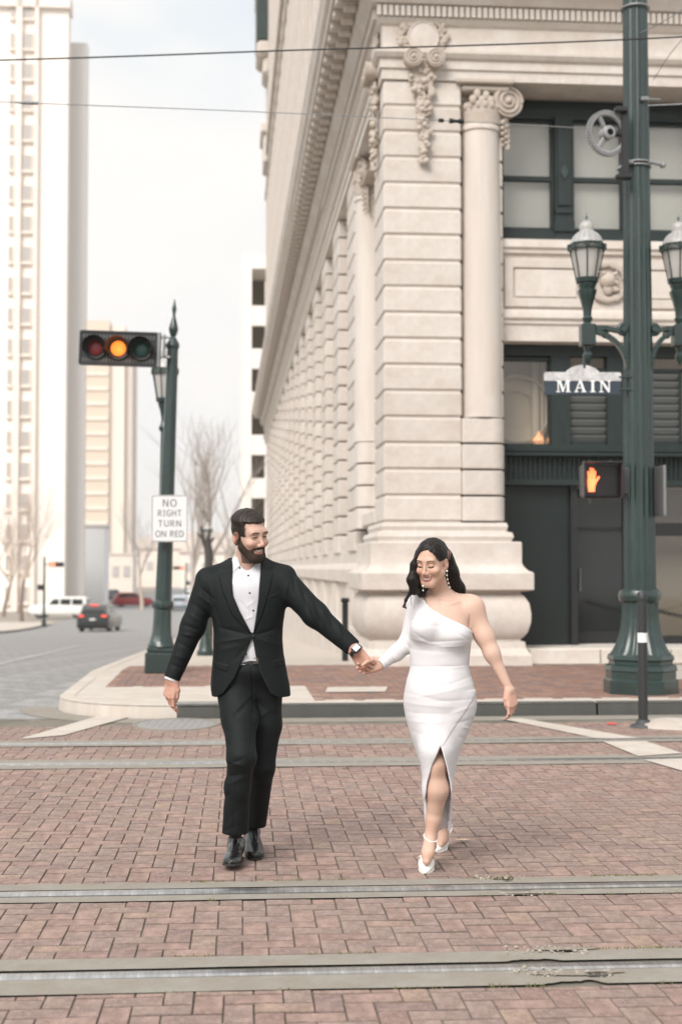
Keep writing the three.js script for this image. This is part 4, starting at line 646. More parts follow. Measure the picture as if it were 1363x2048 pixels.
// street name sign
{
  const c = W(1164, 790, 15.62), t = thing('street_name_sign', 'street name sign reading MAIN, white arched top over a dark blue strip', 'street sign', c, 0.03);
  const w = 0.42; put('dark_panel', box(2 * w, 0.155, 0.018, 0, 0, 0, 0.003), mat([0.028, 0.04, 0.055], 0.4), t);
  const top = [[-w - 0.005, 0.157], [w + 0.005, 0.157], [w + 0.005, 0.235], [w - 0.01, 0.25], [0.2, 0.25], ...Array.from({ length: 13 }, (_, i) => { const a = Math.PI * (0.2 + 0.6 * i / 12); return [0.245 * Math.cos(a), 0.115 + 0.215 * Math.sin(a)]; }), [-0.2, 0.25], [-w + 0.01, 0.25], [-w - 0.005, 0.235]];
  put('white_panel', plate(top, 0.016, 0.002).translate(0, 0, -0.008), mat([0.70, 0.685, 0.68], 0.5, { map: again(speckle, 3) }), t);
  put('lettering', word('MAIN', fontB, 0.13, 0.004, 0.018).translate(0.01, 0.03, 0.0095), M.white, t);
  put('hanger', join([rod(V(0.02, 0.3, 0), V(0.02, 0.42, 0), 0.018), rod(V(0.4, 0.2, 0), V(0.56, 0.2, 0), 0.015), rod(V(0.4, 0.06, 0), V(0.56, 0.06, 0), 0.015)]), M.green, t);
}
// pedestrian signal with the raised hand
{
  const c = W(1202, 961, 15.6), t = thing('walk_signal', 'black pedestrian signal showing an orange raised hand on the green pole', 'pedestrian signal', c, 0.04);
  put('housing', join([box(0.42, 0.38, 0.18, 0, -0.19, -0.1, 0.03)]), M.black, t);
  put('hood', join([box(0.43, 0.02, 0.16, 0, 0.185, 0.06, 0.004), box(0.02, 0.38, 0.14, 0.205, -0.19, 0.05, 0.004), box(0.02, 0.36, 0.12, -0.205, -0.18, 0.04, 0.004)]), mat([0.02, 0.02, 0.022], 0.4), t);
  put('face', box(0.38, 0.34, 0.01, 0, -0.17, -0.012), mat([0.006, 0.006, 0.007], 0.3), t);
  const s = 0.0055, f = (x0, y0, x1, y1, r) => rod(V(x0 * s, y0 * s, 0), V(x1 * s, y1 * s, 0), r * s, r * s, 12);
  const dot = (x, y, r) => new THREE.SphereGeometry(r * s, 12, 8).translate(x * s, y * s, 0);
  const hand = [f(-5, 4, -6.5, 17, 2.1), dot(-6.5, 17, 2.1), f(-1.5, 6, -1.8, 24, 2.1), dot(-1.8, 24, 2.1), f(2.2, 6, 2.6, 23.5, 2.1), dot(2.6, 23.5, 2.1), f(5.6, 5, 6.8, 18, 2.0), dot(6.8, 18, 2), f(7, -4, 14, 6.5, 2.2), dot(14, 6.5, 2.2), f(-3, -15, -3.4, 4, 5), f(2, -15, 2.6, 4, 5), f(4, -8, 5, 2, 5), dot(-3.4, 3, 4), dot(4, 2, 4), box(13 * s, 10 * s, 3 * s, -0.5 * s, -23 * s, 0)];
  const hm = mat([0.9, 0.25, 0.1], 0.5, { emissive: rgb(1, 0.16, 0.05), emissiveIntensity: 1.25 });
  const h = join(hand).scale(1.0, 0.98, 0.12); put('hand_lamp', h.translate(-0.11, 0.0, 0), hm, t);
  const l = new THREE.PointLight(0xff6030, 0.05); l.name = 'hand_light'; l.position.set(-0.1, 0, 0.14); l.castShadow = true; t.add(l);
  { const bm = mat([0.06, 0.065, 0.065], 0.5); put('bracket', join([box(0.14, 0.3, 0.1, 0.26, -0.15, -0.1, 0.01), box(0.06, 0.36, 0.12, 0.33, -0.2, -0.1, 0.01)]), bm, t); for (const g of [ball(0.022, -0.13, 0.2, 0, 8), ball(0.022, 0.1, 0.2, 0, 8), cyl(0.015, 0.02, 0.05, -0.12, -0.25, -0.05, 8)]) put('stud', g, bm, t); }
}
// thin black delineator post in the street
{
  const p = ground(1285, 1454), t = thing('bollard', 'thin black post with a white reflective band standing before the green pole', 'post', p);
  put('tube', lathe([[0.045, 0], [0.045, 1.2], [0.052, 1.205], [0.052, 1.25], [0.04, 1.275], [0, 1.28]], 20), mat([0.022, 0.024, 0.024], 0.5), t); put('band', lathe([[0.0465, 0.80], [0.0475, 0.80], [0.0475, 0.89], [0.0465, 0.89]], 20), M.white, t);
  put('foot', join([cyl(0.13, 0.11, 0.025, 0, 0, 0, 20), cyl(0.075, 0.06, 0.05, 0, 0.02, 0, 20)]), mat([0.05, 0.055, 0.055], 0.6), t);
  const q = ground(1345, 1452), s = thing('concrete_pad', 'rough round concrete pad with rubble edge right of the thin black post', 'concrete pad', q); put('pad', lathe([[0.36, 0], [0.34, 0.04], [0.2, 0.06], [0, 0.06]], 18), M.concrete, s);
  const k = thing('red_scrap', 'small red scrap of litter on the bricks near the thin black post', 'litter', ground(1222, 1450)); put('scrap', new THREE.PlaneGeometry(0.09, 0.05, 4, 2).rotateX(-1.3).translate(0, 0.015, 0), mat([0.5, 0.08, 0.06], 0.7, { side: THREE.DoubleSide }), k);
}
// left signal pole
{
  const p = W(322, 1137, 18.75); p.y = paveTop(18.75);
  const t = thing('signal_pole', 'dark green pole with spear finial carrying the traffic light and no turn sign, left', 'pole', p);
  put('base', join([box(0.38, 0.28, 0.38, 0, 0, 0, 0.02), box(0.34, 0.06, 0.34, 0, 0.28, 0, 0.015)]), M.green, t);
  put('flared_foot', lathe([[0.17, 0.32], [0.185, 0.36], [0.155, 0.42], [0.13, 0.52], [0.12, 0.70], [0.118, 0.84], [0.14, 0.86], [0.148, 0.90], [0.14, 0.94], [0.115, 0.96]], 10), M.green, t);
  const s = put('shaft', join([fluted(0.11, 0.072, 3.35, 10, 0.06, 1).translate(0, 0.9, 0), lathe([[0.075, 4.2], [0.09, 4.24], [0.08, 4.28], [0.05, 4.33], [0.03, 4.36], [0.05, 4.40], [0.065, 4.46], [0.045, 4.54], [0.022, 4.62], [0.018, 4.66], [0.032, 4.72], [0.016, 4.8], [0.002, 4.86]], 14)]), M.green, t);
  s.scale.y = 1.02; t.rotation.z = -0.033;
}
{
  const c = W(237, 697, 18.6), t = thing('traffic_light', 'horizontal three lamp traffic light with the amber middle lamp lit', 'traffic light', c, 0.02); t.rotation.z = -0.03;
  const X = 0.5, Y = 0.215;
  put('backplate', join([plate([[-X, -Y], [X, -Y], [X, Y], [-X, Y]], 0.012).translate(0, 0, -0.02), box(2 * X, 0.03, 0.05, 0, Y - 0.015, -0.02), box(2 * X, 0.03, 0.05, 0, -Y - 0.015, -0.02), box(0.03, 2 * Y, 0.05, -X, -Y, -0.02), box(0.03, 2 * Y, 0.05, X, -Y, -0.02)]), M.black, t);
  put('louvre_slots', join(Array.from({ length: 22 }, (_, i) => [box(0.02, 0.06, 0.006, -0.46 + i * 0.0438, 0.125, -0.004), box(0.02, 0.05, 0.006, -0.46 + i * 0.0438, -0.185, -0.004)]).flat()), mat([0.10, 0.105, 0.1], 0.7), t);
  const lens = new THREE.SphereGeometry(0.125, 24, 10, 0, 6.2832, 0, 0.9).rotateX(Math.PI / 2).scale(1, 1, 0.35), hood = (() => { const g = new THREE.CylinderGeometry(0.145, 0.15, 0.2, 26, 1, true, Math.PI * 0.72, Math.PI * 1.56); return g.rotateX(Math.PI / 2).rotateZ(Math.PI / 2 + Math.PI * 0.0); })();
  const cols = [[[0.16, 0.012, 0.012], null], [[0.25, 0.10, 0.02], { emissive: rgb(1, 0.2, 0.025), emissiveIntensity: 1.0 }], [[0.008, 0.045, 0.035], null]];
  cols.forEach(([k, e], i) => { const x = (i - 1) * 0.3; const o = put(['red_lamp', 'amber_lamp', 'green_lamp'][i], lens.clone().translate(x - 0.0, 0, -0.02), mat(k, 0.35, e ?? {}), t); put('hood', join([torus(0.14, 0.018, 26, 6).translate(x, 0, 0.01), (() => { const g = new THREE.CylinderGeometry(0.148, 0.142, 0.17, 26, 1, true, -2.1, 4.2).rotateX(Math.PI / 2).rotateZ(Math.PI); return g.translate(x, 0, 0.09); })()]), mat([0.014, 0.016, 0.015], 0.5, { side: THREE.DoubleSide }), t); });
  const l = new THREE.PointLight(0xffa040, 0.06); l.name = 'amber_light'; l.position.set(0, 0, 0.2); l.castShadow = true; t.add(l);
  put('housing', box(0.98, 0.34, 0.2, 0, -0.17, -0.25, 0.03), M.black, t);
  for (const y of [0.17, -0.09]) put('bracket_rod', rod(V(X, y, -0.03), V(0.68, y, 0), 0.018), M.galv, t); put('bracket', box(0.05, 0.46, 0.08, X + 0.03, -0.23, -0.02, 0.01), M.galv, t); put('bracket', box(0.03, 0.3, 0.04, 0.6, -0.1, 0.03, 0.008), M.galv, t);
}
{
  const c = W(339.5, 1037, 18.5), t = thing('no_turn_sign', 'white rectangular sign reading NO RIGHT TURN ON RED on the left pole', 'road sign', c, 0.02);
  const w = 0.47, h = 0.61, rr = (a, b, r) => { const l = []; for (const [sx_, sy_, a0] of [[1, 1, 0], [-1, 1, 1], [-1, -1, 2], [1, -1, 3]]) for (let i = 0; i <= 4; i++) { const q = (a0 + i / 4) * Math.PI / 2; l.push([sx_ * (a / 2 - r) + Math.cos(q) * r, sy_ * (b / 2 - r) + Math.sin(q) * r]); } return l; };
  put('plate', plate(rr(w, h, 0.035), 0.004), mat([0.66, 0.655, 0.65], 0.45), t);
  const ink = mat([0.05, 0.052, 0.055], 0.5);
  put('border', plate(rr(w - 0.012, h - 0.012, 0.03), 0.002, 0, [rr(w - 0.024, h - 0.024, 0.025).reverse()]).translate(0, 0, 0.0045), ink, t);
  const tx = (s, size, y, sp, sc = 1) => put('lettering', word(s, font, size, 0.002, sp).scale(sc, 1, 1).translate(0, y, 0.0045), ink, t);
  tx('NO', 0.095, 0.155, 0.012); tx('RIGHT', 0.082, 0.03, 0.006, 0.9); tx('TURN', 0.082, -0.105, 0.008); tx('ON RED', 0.082, -0.24, 0.003, 0.93);
  for (const y of [0.2, -0.2]) put('bracket', box(0.16, 0.02, 0.12, -0.05, y, -0.13), M.galv, t);
}
// lamp posts
{
  const post = (pos, label, s, turn, lean = 0) => { const t = thing('lamp_post', label, 'street lamp', pos, turn, 'green lamp posts'); put('post', join([lathe([[0.2, 0], [0.2, 0.2], [0.17, 0.24], [0.16, 0.3], [0.1, 0.55], [0.085, 0.8], [0.1, 0.83], [0.1, 0.87], [0.075, 0.9]], 14), fluted(0.068, 0.05, 2.75, 10, 0.06, 1).translate(0, 0.88, 0), lathe([[0.05, 3.6], [0.075, 3.63], [0.085, 3.67], [0.055, 3.72], [0.045, 3.8], [0.065, 3.92], [0.095, 4.02], [0.1, 4.05], [0.08, 4.07]], 16)]), M.green, t); const g = put('lamp_globe', lanternGlass, M.globe, t); g.position.y = 4.09; g.scale.setScalar(1.2); put('cage', lanternCage.clone().scale(1.2, 1.2, 1.2).translate(0, 4.09, 0), M.green, t); put('finial', finial.clone().scale(1.2, 1.2, 1.2).translate(0, 4.09, 0), M.green, t); t.scale.setScalar(s); t.rotation.z = lean; return t; };
  const at = (px, d) => { const p = W(px, 1137, d), [, v] = uvOf(p); p.y = paveTop(v); return p; };
  post(at(321, 21.3), 'green lamp post standing just behind the left signal pole', 0.97, 0, -0.012); post(at(415, 60), 'far green lamp post on the pavement beside the small dark tree', 0.98, 0.4);
  const b = thing('iron_post', 'short fluted dark green iron post on the pavement behind the man', 'post', at(412, 27)); put('shaft', fluted(0.09, 0.07, 1.2, 10, 0.08, 1), M.green, b); put('foot', lathe([[0.17, 0], [0.17, 0.08], [0.14, 0.12], [0.12, 0.25], [0.09, 0.38]], 12), M.green, b); put('cap', join([box(0.3, 0.18, 0.16, 0, 1.2, 0, 0.02)]), M.green, b);
}
// overhead wires
{
  const wire = (name, label, pts, r, m = M.black) => { const o = put(name, tube(pts, r, 80, 6), m); return tag(o, label, 'wire'); };
  wire('tram_wire', 'dark overhead wire crossing the whole picture near the top', [W(-120, 124, 13.9), W(240, 113, 14), W(600, 100, 14.1), W(900, 92, 14.2), W(1160, 83, 14.3), W(1480, 68, 14.4)], 0.0085);
  wire('span_wire', 'thin faint overhead wire running from the left to the gear wheel', [W(-120, 198, 12.8), W(60, 206, 13), W(500, 223, 13.8), W(880, 241, 14.6), W(1195, 258, 15.4)], 0.0045, mat([0.25, 0.25, 0.25], 0.5));
  wire('side_wire', 'thin wire leading right from the green pole', [W(1295, 211, 15.5), W(1420, 206, 15.2)], 0.006, M.galv);
  wire('guy_wire', 'thin slanting wire from the green pole up to the right', [W(1278, 66, 15.6), W(1330, 40, 14.6), W(1420, -18, 13.6)], 0.005, M.galv);
  wire('guy_wire', 'thin brown slanting wire in front of the dark green windows', [W(1305, 160, 15.8), W(1345, 100, 15.2), W(1400, 40, 14.8)], 0.004, mat([0.2, 0.14, 0.1], 0.6));
  const a = W(872, 240.5, 14.58), b = W(925, 243, 14.7), t = thing('insulator', 'small dark turnbuckle and insulators on the span wire by the stone column', 'insulator', a);
  const at = (k) => b.clone().sub(a).multiplyScalar(k); put('bodies', join([rod(at(0.1), at(0.25), 0.022), rod(at(0.5), at(0.62), 0.026), rod(at(0.64), at(0.85), 0.018), rod(at(0.86), at(1), 0.026)]), M.greenFlat, t);
  const c = W(52, 205.5, 12.98), e = W(72, 206.5, 13.02), s = thing('turnbuckle', 'small wire clamp on the span wire before the cream tower', 'wire clamp', c); put('body', join([rod(V(-0.04, 0, 0), e.clone().sub(c).add(V(0.02, 0, 0)), 0.016), rod(V(-0.1, 0.006, 0), V(-0.04, 0, 0), 0.01)]), M.galv, s);
}
// dead leaves
{
  const leafShape = (() => { const s = new THREE.Shape(); s.moveTo(-0.05, 0); s.bezierCurveTo(-0.03, 0.03, 0.0, 0.028, 0.012, 0.02); s.lineTo(0.02, 0.028); s.lineTo(0.03, 0.012); s.lineTo(0.062, 0.002); s.lineTo(0.03, -0.006); s.bezierCurveTo(0.0, -0.024, -0.03, -0.02, -0.05, 0); const g = new THREE.ShapeGeometry(s, 6), p = g.attributes.position; for (let i = 0; i < p.count; i++) p.setZ(i, 0.25 * Math.abs(p.getY(i)) + p.getX(i) ** 2 * 2); g.computeVertexNormals(); return g.rotateX(-Math.PI / 2); })();
  for (const [px, py, c, a, s, n] of [[925, 1685, [0.62, 0.45, 0.31], 0.2, 0.85, 'dry tan leaf on the bricks behind the woman\'s heel'], [690, 1537, [0.05, 0.035, 0.025], 0.6, 0.7, 'small dark curled leaf on the bricks left of the woman'], [968, 1592, [0.5, 0.4, 0.3], 1.2, 0.4, 'tiny tan leaf on the bricks right of the woman\'s calf']]) { const p = ground(px, py), t = thing('dead_leaf', n, 'leaf', p, a, 'dead leaves on the bricks'); t.position.y = 0.012; put('blade', leafShape, mat(c, 0.8, { side: THREE.DoubleSide }), t); put('stalk', rod(V(0.06, 0.008, 0), V(0.085, 0.004, 0.004), 0.0012), mat(c, 0.8), t); t.scale.setScalar(s); }
}

// ---------- people: bodies and clothes are surfaces of distance fields ----------
const smin = (a, b, k) => { const h = Math.max(k - Math.abs(a - b), 0) / k; return Math.min(a, b) - h * h * k * 0.25; };
const smax = (a, b, k) => -smin(-a, -b, k);
function cap(a, b, ra, rb = ra) {                                    // tapered capsule
  const ax = a.x, ay = a.y, az = a.z, dx = b.x - ax, dy = b.y - ay, dz = b.z - az, l2 = dx * dx + dy * dy + dz * dz || 1e-9;
  return (x, y, z) => { x -= ax; y -= ay; z -= az; let t = (x * dx + y * dy + z * dz) / l2; t = t < 0 ? 0 : t > 1 ? 1 : t; const ex = x - t * dx, ey = y - t * dy, ez = z - t * dz; return Math.sqrt(ex * ex + ey * ey + ez * ez) - ra - t * (rb - ra); };
}
function ell(c, rx, ry, rz) { return (x, y, z) => { x -= c.x; y -= c.y; z -= c.z; const k0 = Math.hypot(x / rx, y / ry, z / rz), k1 = Math.hypot(x / (rx * rx), y / (ry * ry), z / (rz * rz)); return k1 < 1e-6 ? -Math.min(rx, ry, rz) : k0 * (k0 - 1) / k1; }; }
function loft(secs, p = 2) {                                         // stacked ellipses; secs: [y, x centre, z centre, half width, half depth], top first
  const s = secs.slice().sort((a, b) => a[0] - b[0]), n = s.length;
  return (x, y, z) => {
    const yc = Math.min(s[n - 1][0], Math.max(s[0][0], y)); let i = 0; while (i < n - 2 && s[i + 1][0] < yc) i++;
    const a = s[i], b = s[i + 1], p0 = s[Math.max(0, i - 1)], p3 = s[Math.min(n - 1, i + 2)], t = (yc - a[0]) / (b[0] - a[0]);
    const cr = (k) => { const m0 = (b[k] - p0[k]) / (b[0] - p0[0]) * (b[0] - a[0]), m1 = (p3[k] - a[k]) / (p3[0] - a[0]) * (b[0] - a[0]), t2 = t * t, t3 = t2 * t; return (2 * t3 - 3 * t2 + 1) * a[k] + (t3 - 2 * t2 + t) * m0 + (3 * t2 - 2 * t3) * b[k] + (t3 - t2) * m1; };
    const dx = x - cr(1), dz = z - cr(2), w = cr(3), q = cr(4), k0 = Math.hypot(dx / w, dz / q), k1 = Math.hypot(dx / (w * w), dz / (q * q));
    const d = k1 < 1e-6 ? -Math.min(w, q) : k0 * (k0 - 1) / k1, e = Math.abs(y - yc);
    return e > 0 ? (d > 0 ? Math.hypot(d, e) : Math.max(d, e)) : d;
  };
}
function poly2(pts) {                                                // signed distance to an outline in the plane, inside negative
  const n = pts.length;
  return (x, y) => { let d = 1e9, s = 1; for (let i = 0, j = n - 1; i < n; j = i++) { const ex = pts[j][0] - pts[i][0], ey = pts[j][1] - pts[i][1], wx = x - pts[i][0], wy = y - pts[i][1]; let t = (wx * ex + wy * ey) / (ex * ex + ey * ey); t = t < 0 ? 0 : t > 1 ? 1 : t; const bx = wx - ex * t, by = wy - ey * t; d = Math.min(d, bx * bx + by * by); const c1 = y >= pts[i][1], c2 = y < pts[j][1], c3 = ex * wy > ey * wx; if ((c1 && c2 && c3) || (!c1 && !c2 && !c3)) s = -s; } return s * Math.sqrt(d); };
}
function blend(prims) { return (x, y, z) => { let d = 1e9; for (const [f, k] of prims) d = smin(d, f(x, y, z), k); return d; }; }
// prims [f, k] are culled per block of cells; post(d, x, y, z) bends the joined distance
function surface(prims, lo, hi, h, post, colorOf, uvs) {
  const nx = Math.ceil((hi.x - lo.x) / h) + 1, ny = Math.ceil((hi.y - lo.y) / h) + 1, nz = Math.ceil((hi.z - lo.z) / h) + 1, val = new Float32Array(nx * ny * nz).fill(1), B = 7, R = B * h * 0.87;
  for (let bz = 0; bz < nz; bz += B) for (let by = 0; by < ny; by += B) for (let bx = 0; bx < nx; bx += B) {
    const cx = lo.x + (bx + B / 2) * h, cy = lo.y + (by + B / 2) * h, cz = lo.z + (bz + B / 2) * h; let best = 1e9; const ds = prims.map(([f]) => { const d = f(cx, cy, cz); if (d < best) best = d; return d; });
    const X = Math.min(nx, bx + B), Y = Math.min(ny, by + B), Z = Math.min(nz, bz + B);
    if (best > R * 1.7 + 0.03) continue;
    if (best < -R * 2.2 - 0.05) { for (let z = bz; z < Z; z++) for (let y = by; y < Y; y++) for (let x = bx; x < X; x++) val[(z * ny + y) * nx + x] = -1; continue; }
    const act = prims.filter((p, i) => ds[i] < Math.max(best, 0) + R * 2.6 + 0.04);
    for (let z = bz; z < Z; z++) for (let y = by; y < Y; y++) for (let x = bx; x < X; x++) {
      const px = lo.x + x * h, py = lo.y + y * h, pz = lo.z + z * h; let d = 1e9; for (const [f, k] of act) d = smin(d, f(px, py, pz), k);
      val[(z * ny + y) * nx + x] = post ? post(d, px, py, pz) : d;
    }
  }
  const id = new Int32Array(nx * ny * nz).fill(-1), pos = [], idx = [], sxy = nx * ny;
  const co = [0, 1, nx, nx + 1, sxy, sxy + 1, sxy + nx, sxy + nx + 1], ed = [[0, 1], [0, 2], [0, 4], [1, 3], [1, 5], [2, 3], [2, 6], [3, 7], [4, 5], [4, 6], [5, 7], [6, 7]];
  for (let z = 0; z < nz - 1; z++) for (let y = 0; y < ny - 1; y++) for (let x = 0; x < nx - 1; x++) {
    const i = (z * ny + y) * nx + x; let m = 0; for (let k = 0; k < 8; k++) if (val[i + co[k]] < 0) m |= 1 << k; if (m === 0 || m === 255) continue;
    let sx_ = 0, sy_ = 0, sz_ = 0, n = 0;
    for (const [a, b] of ed) { const va = val[i + co[a]], vb = val[i + co[b]]; if ((va < 0) === (vb < 0)) continue; const t = va / (va - vb); sx_ += (a & 1) + ((b & 1) - (a & 1)) * t; sy_ += (a >> 1 & 1) + ((b >> 1 & 1) - (a >> 1 & 1)) * t; sz_ += (a >> 2) + ((b >> 2) - (a >> 2)) * t; n++; }
    id[i] = pos.length / 3; pos.push(lo.x + (x + sx_ / n) * h, lo.y + (y + sy_ / n) * h, lo.z + (z + sz_ / n) * h);
  }
  const quad = (a, b, c, d, f) => { if (a < 0 || b < 0 || c < 0 || d < 0) return; if (f) idx.push(a, b, c, a, c, d); else idx.push(a, c, b, a, d, c); };
  for (let z = 1; z < nz - 1; z++) for (let y = 1; y < ny - 1; y++) for (let x = 1; x < nx - 1; x++) {
    const i = (z * ny + y) * nx + x, s = val[i] < 0;
    if (s !== val[i + 1] < 0) quad(id[i - nx - sxy], id[i - sxy], id[i], id[i - nx], s);
    if (s !== val[i + nx] < 0) quad(id[i - 1 - sxy], id[i - 1], id[i], id[i - sxy], s);
    if (s !== val[i + sxy] < 0) quad(id[i - 1 - nx], id[i - nx], id[i], id[i - 1], s);
  }
  const F = (x, y, z) => { let d = 1e9; for (const [f, k] of prims) d = smin(d, f(x, y, z), k); return post ? post(d, x, y, z) : d; };
  const nor = new Float32Array(pos.length), uv = new Float32Array(pos.length / 3 * 2), col = colorOf ? new Float32Array(pos.length) : null, e = h * 0.6;
  for (let i = 0; i < pos.length; i += 3) {
    const x = pos[i], y = pos[i + 1], z = pos[i + 2], a = F(x + e, y - e, z - e), b = F(x - e, y - e, z + e), c = F(x - e, y + e, z - e), d = F(x + e, y + e, z + e);
    const gx = a - b - c + d, gy = -a - b + c + d, gz = -a + b - c + d, l = Math.hypot(gx, gy, gz) || 1; nor[i] = gx / l; nor[i + 1] = gy / l; nor[i + 2] = gz / l; uv[i / 3 * 2] = x + z * 0.6; uv[i / 3 * 2 + 1] = y;
    if (col) { const q = colorOf(x, y, z, nor[i], nor[i + 1], nor[i + 2]); col[i] = q[0]; col[i + 1] = q[1]; col[i + 2] = q[2]; }
  }
  const g = new THREE.BufferGeometry(); g.setAttribute('position', new THREE.Float32BufferAttribute(pos, 3)); g.setAttribute('normal', new THREE.BufferAttribute(nor, 3)); g.setAttribute('uv', new THREE.BufferAttribute(uv, 2)); if (col) g.setAttribute('color', new THREE.BufferAttribute(col, 3)); g.setIndex(idx); return g;
}
const boundsOf = (pts, pad) => { const b = new THREE.Box3(); pts.forEach((p) => b.expandByPoint(p)); b.expandByScalar(pad); return [b.min, b.max]; };
// hand: palm and five separate fingers; dir runs from wrist to knuckles, n is the back of the hand, thumbward points to the thumb's side
function handPrims(wrist, dir, n, thumbward, sc, curls, thumb, spread = 0.1) {
  dir = dir.clone().normalize(); n = n.clone().addScaledVector(dir, -n.dot(dir)).normalize(); const ac = dir.clone().cross(n).normalize(); if (ac.dot(thumbward) < 0) ac.negate();
  const P = [], at = (a, b, c) => wrist.clone().addScaledVector(dir, a * sc).addScaledVector(ac, b * sc).addScaledVector(n, c * sc);
  const off = [0.031, 0.010, -0.011, -0.030], len = [[0.043, 0.026, 0.021], [0.047, 0.03, 0.022], [0.044, 0.028, 0.021], [0.034, 0.021, 0.018]], kn = [0.09, 0.094, 0.089, 0.08], tips = [];
  for (let i = 0; i < 4; i++) {
    const k = at(kn[i], off[i], 0); P.push([cap(at(0.0, off[i] * 0.55, 0), k, 0.0155 * sc, 0.0115 * sc), 0.014]); P.push([cap(at(0.02, off[i] * 0.7, -0.008), at(0.075, off[i] * 0.95, -0.006), 0.012 * sc, 0.011 * sc), 0.014]);
    let d = dir.clone().addScaledVector(ac, spread * off[i] * 10).normalize(), p = k, nn = n.clone();
    for (let j = 0; j < 3; j++) {
      const q = d.clone().cross(nn).normalize(), r0 = (0.0098 - j * 0.0011 - (i === 3 ? 0.0014 : 0)) * sc; d.applyAxisAngle(q, -curls[i][j]).normalize(); nn.applyAxisAngle(q, -curls[i][j]);
      const e = p.clone().addScaledVector(d, len[i][j] * sc); P.push([cap(p, e, r0, r0 - 0.0009 * sc), j === 0 ? 0.006 : 0.003]); p = e;
    }
    tips.push(p);
  }
  const t = thumb.map(([a, b, c]) => at(a, b, c)); P.push([cap(t[0], t[1], 0.0165 * sc, 0.0125 * sc), 0.014], [cap(t[1], t[2], 0.0118 * sc, 0.0105 * sc), 0.005], [cap(t[2], t[3], 0.0105 * sc, 0.0085 * sc), 0.003]);
  return { prims: P, tips, pts: [wrist, ...tips, ...t, at(0.1, 0.04, 0), at(0.1, -0.04, 0)] };
}
